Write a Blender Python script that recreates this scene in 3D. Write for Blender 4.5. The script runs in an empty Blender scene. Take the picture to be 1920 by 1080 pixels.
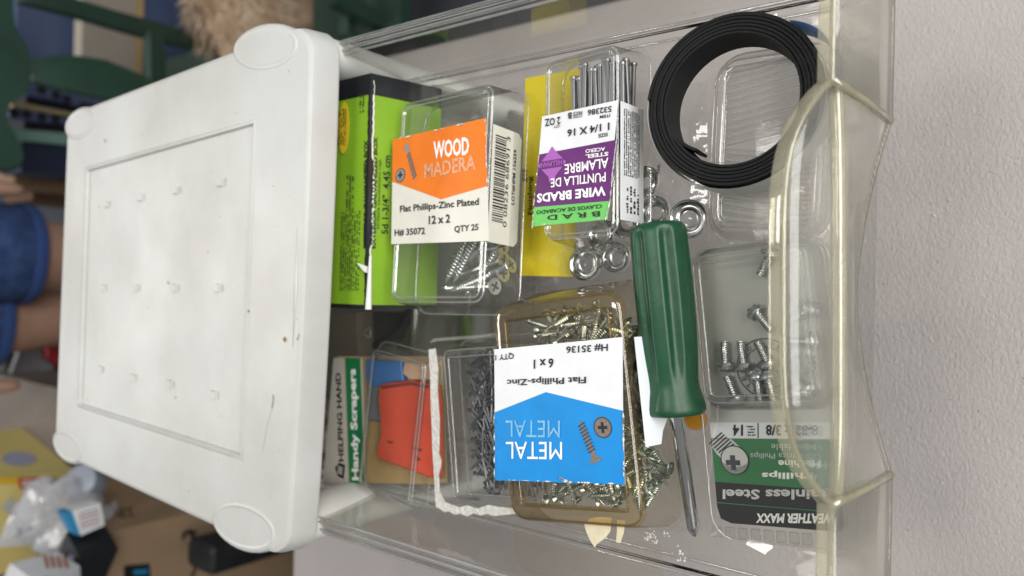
import bpy, bmesh, math, random
from mathutils import Vector as V, Matrix as M4
random.seed(7)
S = bpy.context.scene
COL = S.collection

# ------------------------------------------------------------------ camera
FPX = 1420.0
CAMZ = 0.37                       # metres above the drawer floor (z = 0)
_Y = V((40, 1860, FPX)).normalized()
_X = V((1, -_Y[0] / _Y[1], 0)).normalized()
_Z = _X.cross(_Y)
if _Z[1] < 0: _Z = -_Z
CAM = V((0, 0, CAMZ))
AR = V((_X[0], _Y[0], _Z[0])); AU = V((_X[1], _Y[1], _Z[1])); AF = V((_X[2], _Y[2], _Z[2]))
def ray(px, py): return AR * (540 - py) + AU * (960 - px) + AF * FPX
def P(px, py, z):
    d = ray(px, py); return CAM + d * ((z - CAM.z) / d.z)
def PY(px, py, y):
    d = ray(px, py); return CAM + d * (y / d.y)
cd = bpy.data.cameras.new('camera'); cam = bpy.data.objects.new('camera', cd); COL.objects.link(cam)
cd.sensor_width = 36; cd.lens = 36 * FPX / 1920; cd.clip_start = 0.01; cd.clip_end = 60
cam.matrix_world = M4(((-AU.x, AR.x, -AF.x, CAM.x), (-AU.y, AR.y, -AF.y, CAM.y), (-AU.z, AR.z, -AF.z, CAM.z), (0, 0, 0, 1)))
cd.dof.use_dof = True; cd.dof.focus_distance = 0.375; cd.dof.aperture_fstop = 6.5
S.camera = cam

# ------------------------------------------------------------------ light
W = bpy.data.worlds.new('World'); S.world = W; W.use_nodes = True
bg = W.node_tree.nodes['Background']; bg.inputs[0].default_value = (0.90, 0.95, 1.0, 1); bg.inputs[1].default_value = 0.27
def area(name, loc, target, size, power, col):
    l = bpy.data.lights.new(name, 'AREA'); l.shape = 'RECTANGLE'; l.size = size[0]; l.size_y = size[1]; l.energy = power; l.color = col
    o = bpy.data.objects.new(name, l); COL.objects.link(o); o.location = loc
    o.rotation_euler = (V(target) - V(loc)).to_track_quat('-Z', 'Y').to_euler()
area('window_light', (0.35, -1.05, 1.00), (0, 0.25, 0), (1.6, 0.9), 37, (1.0, 0.99, 0.965))
area('ceiling_lamp', (0.30, 0.30, 1.70), (0, 0.3, 0), (0.60, 0.30), 9.5, (1.0, 0.975, 0.93))
area('background_fill_lamp', (0.0, 2.9, 1.5), (0, 2.0, -0.9), (1.1, 0.40), 32, (1.0, 0.96, 0.90))  # added fill to brighten the things beyond the table, no known lamp
S.view_settings.view_transform = 'Standard'; S.view_settings.look = 'None'; S.view_settings.gamma = 1
S.view_settings.exposure = 0.08; S.view_settings.use_curve_mapping = False
cy = S.cycles
cy.max_bounces = 14; cy.transparent_max_bounces = 64; cy.diffuse_bounces = 4; cy.glossy_bounces = 6; cy.transmission_bounces = 10
cy.caustics_reflective = False; cy.caustics_refractive = False; cy.sample_clamp_indirect = 4; cy.use_denoising = True

# ------------------------------------------------------------------ materials
MAT = {}
def _new(name):
    m = bpy.data.materials.new(name); m.use_nodes = True; nt = m.node_tree
    for n in list(nt.nodes): nt.nodes.remove(n)
    return m, nt, nt.nodes.new('ShaderNodeOutputMaterial')
def N(nt, t, **kw):
    n = nt.nodes.new(t)
    for k, v in kw.items():
        if k in n.inputs: n.inputs[k].default_value = v
        else: setattr(n, k, v)
    return n
def solid(name, col, rough=0.5, metal=0.0, var=0.0, scale=80, bump=0.0, bscale=400, coat=0.0, col2=None, detail=4, sss=0.0, stretch=None):
    if name in MAT: return MAT[name]
    m, nt, out = _new(name); L = nt.links.new
    p = N(nt, 'ShaderNodeBsdfPrincipled'); p.inputs['Roughness'].default_value = rough; p.inputs['Metallic'].default_value = metal
    p.inputs['Base Color'].default_value = (*col, 1); p.inputs['Coat Weight'].default_value = coat
    if sss: p.inputs['Subsurface Weight'].default_value = sss; p.inputs['Subsurface Radius'].default_value = (0.004, 0.004, 0.004)
    tc = N(nt, 'ShaderNodeTexCoord')
    src = tc.outputs['Object']
    if stretch:
        mp = N(nt, 'ShaderNodeMapping'); mp.inputs['Scale'].default_value = stretch; L(src, mp.inputs[0]); src = mp.outputs[0]
    if var or col2:
        no = N(nt, 'ShaderNodeTexNoise', Scale=scale, Detail=detail, Roughness=0.6); L(src, no.inputs['Vector'])
        mr = N(nt, 'ShaderNodeMapRange'); mr.inputs[1].default_value = 0.32; mr.inputs[2].default_value = 0.68; L(no.outputs[0], mr.inputs[0])
        mx = N(nt, 'ShaderNodeMix', data_type='RGBA'); c2 = col2 or tuple(c * (1 - var) for c in col)
        mx.inputs[6].default_value = (*col, 1); mx.inputs[7].default_value = (*c2, 1)
        L(mr.outputs[0], mx.inputs[0]); L(mx.outputs[2], p.inputs['Base Color'])
    if bump:
        nb = N(nt, 'ShaderNodeTexNoise', Scale=bscale, Detail=3); L(src, nb.inputs['Vector'])
        bp = N(nt, 'ShaderNodeBump', Strength=bump, Distance=0.001); L(nb.outputs[0], bp.inputs['Height']); L(bp.outputs[0], p.inputs['Normal'])
    L(p.outputs[0], out.inputs[0]); MAT[name] = m; return m
def clear(name, tint=(0.96, 0.965, 0.95), edge=(0.62, 0.62, 0.58), haze=0.03, hcol=(0.8, 0.8, 0.78), f0=0.06, rough=0.035, frost=0.0, bump=0.15, bscale=60, kpow=3.0):
    """thin clear sheet: see-through, Fresnel gloss, tint deepening where it is seen edge-on, a little scatter"""
    if name in MAT: return MAT[name]
    m, nt, out = _new(name); L = nt.links.new
    tc = N(nt, 'ShaderNodeTexCoord')
    nb = N(nt, 'ShaderNodeTexNoise', Scale=bscale, Detail=2); L(tc.outputs['Object'], nb.inputs['Vector'])
    bp = N(nt, 'ShaderNodeBump', Strength=bump, Distance=0.0015); L(nb.outputs[0], bp.inputs['Height'])
    lw = N(nt, 'ShaderNodeLayerWeight', Blend=0.5); L(bp.outputs[0], lw.inputs['Normal'])
    pw = N(nt, 'ShaderNodeMath', operation='POWER'); pw.inputs[1].default_value = 4.5; L(lw.outputs['Facing'], pw.inputs[0])
    ma = N(nt, 'ShaderNodeMath', operation='MULTIPLY_ADD'); ma.inputs[1].default_value = 0.85; ma.inputs[2].default_value = f0; L(pw.outputs[0], ma.inputs[0])
    p2 = N(nt, 'ShaderNodeMath', operation='POWER'); p2.inputs[1].default_value = kpow; L(lw.outputs['Facing'], p2.inputs[0])
    mx = N(nt, 'ShaderNodeMix', data_type='RGBA'); mx.inputs[6].default_value = (*tint, 1); mx.inputs[7].default_value = (*edge, 1); L(p2.outputs[0], mx.inputs[0])
    tr = N(nt, 'ShaderNodeBsdfTransparent'); L(mx.outputs[2], tr.inputs[0]); base = tr.outputs[0]
    if frost:
        rf = N(nt, 'ShaderNodeBsdfRefraction', Roughness=0.22, IOR=1.03); L(mx.outputs[2], rf.inputs[0])
        mf = N(nt, 'ShaderNodeMixShader'); mf.inputs[0].default_value = frost; L(base, mf.inputs[1]); L(rf.outputs[0], mf.inputs[2]); base = mf.outputs[0]
    df = N(nt, 'ShaderNodeBsdfDiffuse'); df.inputs[0].default_value = (*hcol, 1)
    tl = N(nt, 'ShaderNodeBsdfTranslucent'); tl.inputs[0].default_value = (*hcol, 1)
    md = N(nt, 'ShaderNodeMixShader'); md.inputs[0].default_value = 0.45; L(df.outputs[0], md.inputs[1]); L(tl.outputs[0], md.inputs[2])
    ns = N(nt, 'ShaderNodeTexNoise', Scale=35, Detail=5, Roughness=0.7); L(tc.outputs['Object'], ns.inputs['Vector'])
    hz = N(nt, 'ShaderNodeMath', operation='MULTIPLY'); hz.inputs[1].default_value = haze * 2; L(ns.outputs[0], hz.inputs[0])
    m1 = N(nt, 'ShaderNodeMixShader'); L(hz.outputs[0], m1.inputs[0]); L(base, m1.inputs[1]); L(md.outputs[0], m1.inputs[2])
    gl = N(nt, 'ShaderNodeBsdfGlossy', Roughness=rough); L(bp.outputs[0], gl.inputs['Normal'])
    m2 = N(nt, 'ShaderNodeMixShader'); L(ma.outputs[0], m2.inputs[0]); L(m1.outputs[0], m2.inputs[1]); L(gl.outputs[0], m2.inputs[2])
    L(m2.outputs[0], out.inputs[0]); MAT[name] = m; return m
def lidmat():
    m, nt, out = _new('lid_white_plastic'); L = nt.links.new
    p = N(nt, 'ShaderNodeBsdfPrincipled', Roughness=0.42); tc = N(nt, 'ShaderNodeTexCoord')
    a = N(nt, 'ShaderNodeTexNoise', Scale=9, Detail=6, Roughness=0.65); L(tc.outputs['Object'], a.inputs['Vector'])
    r = N(nt, 'ShaderNodeValToRGB'); e = r.color_ramp.elements
    e[0].position = 0.30; e[0].color = (0.44, 0.432, 0.40, 1); e[1].position = 0.62; e[1].color = (0.525, 0.528, 0.51, 1)
    L(a.outputs[0], r.inputs[0])
    b = N(nt, 'ShaderNodeTexNoise', Scale=160, Detail=3); L(tc.outputs['Object'], b.inputs['Vector'])
    rb = N(nt, 'ShaderNodeValToRGB'); e = rb.color_ramp.elements
    e[0].position = 0.235; e[0].color = (0.30, 0.26, 0.20, 1); e[1].position = 0.265; e[1].color = (1, 1, 1, 1); L(b.outputs[0], rb.inputs[0])
    mu = N(nt, 'ShaderNodeMix', data_type='RGBA', blend_type='MULTIPLY'); mu.inputs[0].default_value = 0.8
    L(r.outputs[0], mu.inputs[6]); L(rb.outputs[0], mu.inputs[7]); L(mu.outputs[2], p.inputs['Base Color'])
    c = N(nt, 'ShaderNodeTexNoise', Scale=14, Detail=5); L(tc.outputs['Object'], c.inputs['Vector'])
    mr = N(nt, 'ShaderNodeMapRange'); mr.inputs[3].default_value = 0.28; mr.inputs[4].default_value = 0.62; L(c.outputs[0], mr.inputs[0]); L(mr.outputs[0], p.inputs['Roughness'])
    d = N(nt, 'ShaderNodeTexNoise', Scale=900, Detail=2); L(tc.outputs['Object'], d.inputs['Vector'])
    bp = N(nt, 'ShaderNodeBump', Strength=0.12, Distance=0.0004); L(d.outputs[0], bp.inputs['Height']); L(bp.outputs[0], p.inputs['Normal'])
    p.inputs['Subsurface Weight'].default_value = 0.08; p.inputs['Subsurface Radius'].default_value = (0.003, 0.003, 0.003)
    L(p.outputs[0], out.inputs[0]); MAT['lid'] = m; return m
lidmat()
def tablemat():
    m, nt, out = _new('table_textured_laminate'); L = nt.links.new
    p = N(nt, 'ShaderNodeBsdfPrincipled', Roughness=0.45); tc = N(nt, 'ShaderNodeTexCoord')
    a = N(nt, 'ShaderNodeTexNoise', Scale=6, Detail=6); L(tc.outputs['Object'], a.inputs['Vector'])
    r = N(nt, 'ShaderNodeValToRGB'); e = r.color_ramp.elements
    e[0].position = 0.3; e[0].color = (0.335, 0.305, 0.292, 1); e[1].position = 0.68; e[1].color = (0.425, 0.385, 0.37, 1); L(a.outputs[0], r.inputs[0])
    sp = N(nt, 'ShaderNodeTexNoise', Scale=330, Detail=2); L(tc.outputs['Object'], sp.inputs['Vector'])
    rs = N(nt, 'ShaderNodeValToRGB'); e = rs.color_ramp.elements
    e[0].position = 0.235; e[0].color = (0.12, 0.10, 0.09, 1); e[1].position = 0.27; e[1].color = (1, 1, 1, 1); L(sp.outputs[0], rs.inputs[0])
    mu = N(nt, 'ShaderNodeMix', data_type='RGBA', blend_type='MULTIPLY'); mu.inputs[0].default_value = 0.7
    L(r.outputs[0], mu.inputs[6]); L(rs.outputs[0], mu.inputs[7]); L(mu.outputs[2], p.inputs['Base Color'])
    mp = N(nt, 'ShaderNodeMapping'); mp.inputs['Scale'].default_value = (1.0, 1.7, 1); L(tc.outputs['Object'], mp.inputs[0])
    d = N(nt, 'ShaderNodeTexNoise', Scale=300, Detail=5, Roughness=0.62, Distortion=0.6); L(mp.outputs[0], d.inputs['Vector'])
    bp = N(nt, 'ShaderNodeBump', Strength=0.6, Distance=0.0018); L(d.outputs[0], bp.inputs['Height']); L(bp.outputs[0], p.inputs['Normal'])
    L(p.outputs[0], out.inputs[0]); MAT['table'] = m
tablemat()
CL = clear('clear_styrene', haze=0.016, f0=.07)
CLD = clear('clear_drawer_plastic', tint=(0.975, 0.975, 0.965), edge=(0.60, 0.59, 0.54), haze=0.022, hcol=(.95, .95, .93), f0=0.05, bump=0.06, bscale=25)
CLF = clear('clear_drawer_front_plastic', tint=(0.965, 0.962, 0.94), edge=(0.66, 0.63, 0.50), haze=0.09, hcol=(.97, .96, .92), f0=0.05, frost=0.35, rough=0.08, bump=0.05)
CLE = clear('yellowed_plastic_edge', tint=(0.955, 0.94, 0.85), edge=(0.76, 0.71, 0.50), haze=0.17, hcol=(.93, .89, .72), f0=0.06, bump=.05)
def glass(name, col, rough=.03):
    m, nt, out = _new(name); p = N(nt, 'ShaderNodeBsdfPrincipled', Roughness=rough, IOR=1.46); p.inputs['Base Color'].default_value = (*col, 1); p.inputs['Transmission Weight'].default_value = 1
    nt.links.new(p.outputs[0], out.inputs[0]); return m
GLS = glass('solid_clear_plastic', (.97, .97, .95)); GLY = glass('solid_yellowed_plastic', (.96, .94, .80), .05)
CLEC = clear('yellowed_clear_rib', tint=(0.95, 0.93, 0.82), edge=(0.80, 0.75, 0.55), haze=0.24, hcol=(0.95, 0.90, 0.68), f0=0.10, bump=0.05)
CLN = clear('highlight_bead', tint=(0.97, 0.97, 0.96), edge=(0.72, 0.72, 0.70), haze=0.20, hcol=(0.97, 0.97, 0.97), f0=0.16, rough=.06, bump=0.02, kpow=2)  # white haze puts bright edge highlights into the colour
AMB = clear('amber_bead', tint=(0.80, 0.68, 0.42), edge=(0.50, 0.38, 0.16), haze=0.16, hcol=(0.60, 0.47, 0.24), f0=0.10, rough=.06, bump=0.02, kpow=1.5)
CLB = clear('clear_poly_bag', tint=(0.975, 0.975, 0.97), edge=(0.8, 0.8, 0.8), haze=0.02, f0=0.05, bump=0.8, bscale=90, rough=0.08)
CLA = clear('aged_amber_blister', tint=(0.97, 0.955, 0.915), edge=(0.46, 0.36, 0.17), haze=0.022, hcol=(0.6, 0.52, 0.38), f0=0.05, kpow=2.2)
CLW = clear('milky_blister', tint=(0.93, 0.93, 0.92), edge=(0.7, 0.7, 0.66), haze=0.22, hcol=(0.85, 0.84, 0.80), f0=0.06)
CLT = clear('thin_clear_sheet', haze=0.008, f0=0.035, bump=.3)
CLR = clear('amber_blister_rim', tint=(0.87, 0.78, 0.56), edge=(0.54, 0.42, 0.20), haze=0.07, hcol=(0.62, 0.50, 0.28), f0=0.07, kpow=1.5, bump=.1)
BLK = solid('black_ink', (0.012, 0.012, 0.012), 0.5)
WHT = solid('white_ink', (0.82, 0.82, 0.80), 0.5)

# ------------------------------------------------------------------ mesh helpers
class MB:
    def __init__(s): s.v = []; s.f = []; s.mi = []
    def add(s, verts, faces, mi=0):
        o = len(s.v); s.v += [V(p) for p in verts]
        for f in faces: s.f.append([i + o for i in f]); s.mi.append(mi)
        return s
    def box(s, a, b, mi=0):
        x0, y0, z0 = a; x1, y1, z1 = b
        return s.hexa([(x0, y0, z0), (x1, y0, z0), (x1, y1, z0), (x0, y1, z0), (x0, y0, z1), (x1, y0, z1), (x1, y1, z1), (x0, y1, z1)], mi)
    def hexa(s, p, mi=0):
        return s.add(p, [(3, 2, 1, 0), (4, 5, 6, 7), (0, 1, 5, 4), (1, 2, 6, 5), (2, 3, 7, 6), (3, 0, 4, 7)], mi)
    def loft(s, rings, closed=True, cap0=False, cap1=False, mi=0):
        n = len(rings[0]); o = len(s.v)
        for r in rings: s.v += [V(p) for p in r]
        for i in range(len(rings) - 1):
            for j in range(n if closed else n - 1):
                k = (j + 1) % n
                s.f.append([o + i * n + j, o + i * n + k, o + (i + 1) * n + k, o + (i + 1) * n + j]); s.mi.append(mi)
        if cap0: s.f.append([o + j for j in range(n)][::-1]); s.mi.append(mi)
        if cap1: s.f.append([o + (len(rings) - 1) * n + j for j in range(n)]); s.mi.append(mi)
        return s
    def tube(s, pts, r, n=8, mi=0, caps=True):
        pts = [V(p) for p in pts]; rings = []
        rs = r if isinstance(r, (list, tuple)) else [r] * len(pts)
        up = None
        for i, p in enumerate(pts):
            t = (pts[min(i + 1, len(pts) - 1)] - pts[max(i - 1, 0)]).normalized()
            if up is None: up = t.orthogonal().normalized()
            a = (up - t * up.dot(t)).normalized(); up = a; b = t.cross(a)
            rings.append([p + (a * math.cos(q) + b * math.sin(q)) * rs[i] for q in [2 * math.pi * k / n for k in range(n)]])
        return s.loft(rings, True, caps, caps, mi)
    def lathe(s, prof, n=24, mi=0, c=(0, 0), caps=True):
        rings = [[(c[0] + r * math.cos(2 * math.pi * k / n), c[1] + r * math.sin(2 * math.pi * k / n), z) for k in range(n)] for r, z in prof]
        return s.loft(rings, True, caps, caps, mi)
    def prism(s, poly, z0, z1, mi=0, bev=0.0):
        """flat outline in xy, extruded in z, with a small chamfer"""
        if bev:
            c = V((sum(p[0] for p in poly) / len(poly), sum(p[1] for p in poly) / len(poly)))
            ins = [(p[0] + (c.x - p[0]) * bev, p[1] + (c.y - p[1]) * bev) for p in poly]
            zb = z1 - (z1 - z0) * 0.2
            return s.loft([[(*p, z0) for p in poly], [(*p, zb) for p in poly], [(*p, z1) for p in ins]], True, True, True, mi)
        return s.loft([[(*p, z0) for p in poly], [(*p, z1) for p in poly]], True, True, True, mi)
    def mesh(s, name, mats, smooth=False, xf=None):
        me = bpy.data.meshes.new(name); me.from_pydata([tuple(p) for p in s.v], [], s.f)
        for m in mats: me.materials.append(m)
        for p, i in zip(me.polygons, s.mi): p.material_index = i; p.use_smooth = bool(smooth)
        if xf is not None: me.transform(xf)
        bm = bmesh.new(); bm.from_mesh(me); bmesh.ops.recalc_face_normals(bm, faces=bm.faces); bm.to_mesh(me); bm.free()
        me.update()
        if smooth and smooth is not True: me.set_sharp_from_angle(angle=math.radians(smooth))
        return me
MW = {}
def props(o, label=None, cat=None, group=None, kind=None):
    if label: o['label'] = label
    if cat: o['category'] = cat
    if group: o['group'] = group
    if kind: o['kind'] = kind
    return o
def thing(name, label, cat, mat4=None, group=None):
    o = bpy.data.objects.new(name, None); COL.objects.link(o); o.empty_display_size = 0.01
    m = mat4 if isinstance(mat4, M4) else M4.Translation(V(mat4 or (0, 0, 0)))
    o.matrix_world = m; MW[o.name] = m.copy(); return props(o, label, cat, group)
def part(name, mb, mat, parent=None, world=True, smooth=False, label=None, cat=None, group=None, kind=None):
    """one mesh object; verts in world space (world=True) or in the frame of its thing"""
    mats = mat if isinstance(mat, (list, tuple)) else [mat]
    pm = MW[parent.name] if parent else M4.Identity(4)
    me = mb if isinstance(mb, bpy.types.Mesh) else mb.mesh(name, mats, smooth, pm.inverted() if (world and parent) else None)
    o = bpy.data.objects.new(name, me); COL.objects.link(o)
    if parent: o.parent = parent
    MW[o.name] = pm; return props(o, label, cat, group, kind)
def single(name, mb, mat, label, cat, base=None, group=None, smooth=False):
    """a one-mesh thing with its origin at its base; verts in world space"""
    mats = mat if isinstance(mat, (list, tuple)) else [mat]
    b = V(base) if base else V((sum(p.x for p in mb.v) / len(mb.v), sum(p.y for p in mb.v) / len(mb.v), min(p.z for p in mb.v)))
    me = mb.mesh(name, mats, smooth, M4.Translation(-b))
    o = bpy.data.objects.new(name, me); COL.objects.link(o); o.location = b; MW[o.name] = M4.Translation(b)
    return props(o, label, cat, group)
class Frame:
    """a flat face in space: x = reading direction, y = reading up, z = out of the face"""
    def __init__(s, O, ux, uy):
        s.O = V(O); s.ux = V(ux).normalized(); u = V(uy); s.uy = (u - s.ux * u.dot(s.ux)).normalized(); s.n = s.ux.cross(s.uy)
        s.m = M4(((s.ux.x, s.uy.x, s.n.x, s.O.x), (s.ux.y, s.uy.y, s.n.y, s.O.y), (s.ux.z, s.uy.z, s.n.z, s.O.z), (0, 0, 0, 1)))
    @staticmethod
    def px(TL, TR, BL, BR=None):
        a, b, c = P(*TL), P(*TR), P(*BL); q = P(*BR) if BR else b + c - a; f = Frame(c, (b - a) + (q - c), (a - c) + (b - q)); f.w = (b - a).length; f.h = (a - c).dot(f.uy); return f
    def at(s, px, py, zl=0.0):                       # pixel -> local point on the plane z = zl
        d = ray(px, py); o = s.O + s.n * zl; t = (o - CAM).dot(s.n) / d.dot(s.n); q = CAM + d * t - s.O
        return V((q.dot(s.ux), q.dot(s.uy), zl))
    def w2(s, p): return s.m @ V(p)
    def side(s, O, ux, uy):                          # a frame on another face, given in local vectors
        r = s.m.to_3x3(); return Frame(s.w2(O), r @ V(ux), r @ V(uy))
_tc = {}
def textmesh(body, bold, space=1.0):
    k = (body, bold, space)
    if k not in _tc:
        c = bpy.data.curves.new('t', 'FONT'); c.body = body; c.size = 1; c.offset = bold; c.space_character = space; c.resolution_u = 2
        o = bpy.data.objects.new('t', c); me = bpy.data.meshes.new_from_object(o)
        xs = [v.co.x for v in me.vertices]; ys = [v.co.y for v in me.vertices]
        _tc[k] = (me, min(xs), max(xs), min(ys), max(ys)); bpy.data.objects.remove(o)
    return _tc[k]
def text(parent, F, body, mat, bl, tr, bold=0.02, lift=0.0003, px=True, up=False, sl=0.0, space=1.0, slant=0.0):
    """print a line of text: bl = baseline start, tr = top of its end; sl = slope of the baseline in the photo, up = it reads upwards there"""
    me, x0, x1, y0, y1 = textmesh(body, bold, space); me = me.copy()
    if px:
        d = sl * ((tr[1] - bl[1]) if up else (tr[0] - bl[0]))
        br, tl = (((bl[0] + d, tr[1]), (tr[0] - d, bl[1])) if up else ((tr[0], bl[1] + d), (bl[0], tr[1] - d)))
        a, ex, ey = F.at(*bl), F.at(*br), F.at(*tl); ex = ex - a; ey = ey - a
    else: a = V((*bl, 0)); ex = V((tr[0] - bl[0], 0, 0)); ey = V((0, tr[1] - bl[1], 0))
    ey = ey + ex * (slant * ey.length / ex.length)
    for v in me.vertices:
        q = a + ex * ((v.co.x - x0) / (x1 - x0)) + ey * ((v.co.y - y0) / (y1 - y0)); v.co = (q.x, q.y, lift)
    me.materials.clear(); me.materials.append(mat); me.name = 'printed_text'
    me.transform(MW[parent.name].inverted() @ F.m)
    return part('printed_text', me, mat, parent)
def scribble(parent, F, mat, bl, tr, rows, lift=0.0003, px=True, dens=0.75, seed=1):
    """rows of tiny illegible print"""
    rn = random.Random(seed); a, b = (F.at(*bl), F.at(*tr)) if px else (V((*bl, 0)), V((*tr, 0)))
    mb = MB(); rh = (b.y - a.y) / rows
    for i in range(rows):
        y = a.y + rh * (i + 0.25); x = a.x
        while x < b.x - rh * 0.3:
            w = rh * rn.uniform(0.15, 0.5)
            if rn.random() < dens:
                y1 = y + rh * rn.choice((0.38, 0.5, 0.5, 0.6)); mb.add([(x, y, lift), (x + w, y, lift), (x + w, y1, lift), (x, y1, lift)], [(0, 1, 2, 3)])
            x += w + rh * 0.12
    mb.v = [F.w2(p) for p in mb.v]
    return part('printed_text', mb, mat, parent)
def plate(parent, F, name, mat, pts, t=0.0003, lift=0.0, px=True, label=None, smooth=False):
    """a thin printed or die-cut sheet with its outline in face coordinates"""
    poly = [tuple(F.at(*p)[:2]) for p in pts] if px else pts
    mb = MB().prism(poly, lift - t, lift); mb.v = [F.w2(p) for p in mb.v]
    return part(name, mb, mat, parent, label=label)
def rr(x0, y0, x1, y1, r, z, n=5):
    out = []
    for cx, cy_, a0 in ((x1 - r, y1 - r, 0), (x0 + r, y1 - r, 90), (x0 + r, y0 + r, 180), (x1 - r, y0 + r, 270)):
        for k in range(n + 1):
            a = math.radians(a0 + 90 * k / n); out.append((cx + r * math.cos(a), cy_ + r * math.sin(a), z))
    return out
def blister(parent, F, x0, y0, x1, y1, d, mat, r=0.007, fl=0.003, rim=0.004, dip=0.0008, name='blister', draft=.0015, bead=None, br=.0006, rimmat=None):
    """thermoformed clear tray: flange, drafted wall, rounded shoulder, raised rim, flat window"""
    def R(e, z, rr_=None): return rr(x0 - e, y0 - e, x1 + e, y1 + e, max(0.001, (rr_ or r) + e), z)
    rings = [R(fl + draft, -d), R(0.0006 + draft, -d), R(0.0002 + draft, -d + 0.001), R(-0.0008 + draft * .12, -0.004), R(-0.0011, -0.002), R(-0.002, -0.0007), R(-0.0034, 0),
             R(-rim, 0), R(-rim - 0.0006, -dip * 0.3), R(-rim - 0.0012, -dip), R(-rim - 0.0016, -dip)]
    mb = MB(); nr = len(rings[0])
    mb.loft(rings, True, False, True)
    if rimmat:
        for k in range(3 * nr, 9 * nr): mb.mi[k] = 1
    mb.v = [F.w2(p) for p in mb.v]
    o = part(name, mb, [mat, rimmat] if rimmat else mat, parent, smooth=50)
    if bead is not False:
        for e, z, rb in ((-.0018, -.0009 - br, br), (-rim, -br - .0002, br), (fl + draft, -d, .0005))[:2 if rimmat else 3]:
            rg = R(e, z); b_ = MB().tube([F.w2(p) for p in rg + rg[:1]], rb, 6, caps=False); part('bead', b_, bead or CLN, o, smooth=True)  # thin tubes added to draw highlight lines along the tray edges
    return o
def tab(parent, F, x0, y0, x1, y1, z, mat, slot=None, r=0.006, name='hang_tab'):
    mb = MB()
    if slot: mb.loft([rr(x0, y0, x1, y1, r, z), rr(*slot, min(0.0024, (slot[3] - slot[1]) * 0.48), z)], True)
    else: mb.loft([rr(x0, y0, x1, y1, r, z), rr(x0 + .001, y0 + .001, x1 - .001, y1 - .001, r - .001, z)], True, False, True)
    mb.v = [F.w2(p) for p in mb.v]
    return part(name, mb, mat, parent)
def arcdisc(cx, cy_, r, n=24, ry=None): return [(cx + r * math.cos(2 * math.pi * k / n), cy_ + (ry or r) * math.sin(2 * math.pi * k / n)) for k in range(n)]
def pxdisc(F, px, py, r, n=24, ry=None):
    c = F.at(px, py); return arcdisc(c.x, c.y, r, n, ry)

# ------------------------------------------------------------------ setting: table and floor
ZT, ZF = -0.205, -0.95
tx1 = P(845, 75, ZT).x; ty1 = P(548, 1070, ZT).y
t = thing('table', 'grey textured table under the drawer unit', 'table', ((tx1 - 0.9) / 2, 0, ZF))
mb = MB(); x0, x1, y0, y1 = -1.05, tx1, -0.55, ty1
mb.loft([rr(x0, y0, x1, y1, 0.02, ZT - 0.03), rr(x0, y0, x1, y1, 0.02, ZT - 0.003), rr(x0 + .003, y0 + .003, x1 - .003, y1 - .003, 0.018, ZT)], True, True, True)
part('table_top', mb, MAT['table'], t, smooth=30)
for x, y in ((x0 + .05, y0 + .05), (x1 - .05, y0 + .05), (x0 + .05, y1 - .05), (x1 - .05, y1 - .05)):
    part('leg', MB().box((x - .025, y - .025, ZF + .001), (x + .025, y + .025, ZT - .03)), solid('dark_metal_leg', (.05, .05, .05), .4, .5), t)
fl = MB().box((-8, -3, ZF - .05), (8, 12, ZF))
props(part('floor', fl, solid('dark_slate_floor', (0.075, 0.08, 0.095), 0.6, var=0.45, scale=5, bump=0.3, bscale=60)), kind='structure')

# ------------------------------------------------------------------ white drawer unit
ZL = 0.087
fu, flw = P(580, 29, ZL), P(532, 1061, ZL)
ux = (fu - flw); ux.z = 0; ux.normalize(); uyv = V((-ux.y, ux.x, 0))
U0 = (fu + flw) / 2; UM = M4(((ux.x, uyv.x, 0, U0.x), (ux.y, uyv.y, 0, U0.y), (0, 0, 1, 0), (0, 0, 0, 1)))
def UL(px, py, z=ZL): return UM.inverted() @ P(px, py, z)
unit = thing('drawer_unit', 'white plastic drawer unit with a scuffed lid standing on the grey table', 'drawer unit', UM @ M4.Translation((0, 0, ZT)))
def UW(mb): mb.v = [UM @ V(p) for p in mb.v]; return mb          # unit frame -> world
a, b = UL(175, 203), UL(140, 868)
hwF, hwBR, hwBL, DEP = 0.163, a.x, -b.x, (UL(112, 540).y)
K = 14
def outline(e, z, bow=0.006):
    """lid outline: four tapered sides with rounded corners, K points per side (corner to corner)"""
    c = [(-hwF - e, -e), (hwF + e, -e), (hwBR + e, DEP + e), (-hwBL - e, DEP + e)]; o = []; r = 0.016
    def corner(i, s):                                   # s 0..1 along the rounded corner i
        p, q, n = V(c[i - 1]), V(c[i]), V(c[(i + 1) % 4]); a = q + (p - q).normalized() * r; b = q + (n - q).normalized() * r
        return a * (1 - s) ** 2 + q * (2 * s * (1 - s)) + b * s * s
    for i in range(4):
        for k in range(K):
            if k < 3: v = corner(i, .5 + k / 6)
            elif k > K - 3: v = corner((i + 1) % 4, .5 - (K - k) / 6)
            else:
                a, b = corner(i, 1), corner((i + 1) % 4, 0); s_ = (k - 3) / (K - 6); v = a.lerp(b, s_)
            s_ = k / K; y = v.y
            if i == 0: y -= bow * 5.2 * s_ * (1 - s_)
            o.append((v.x, y, z))
    return o
rc = [UL(450, 850), UL(475, 235), UL(165, 322), UL(150, 755)]
def recess(e, z):
    o = []; c = V((0, 0.17))
    cc = [(r.x + (1 if r.x > 0 else -1) * e, r.y + (1 if r.y > 0.15 else -1) * e) for r in rc]
    for i in range(4):
        p, q = cc[i], cc[(i + 1) % 4]
        for k in range(K): o.append((p[0] + (q[0] - p[0]) * k / K, p[1] + (q[1] - p[1]) * k / K, z))
    return o
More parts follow.
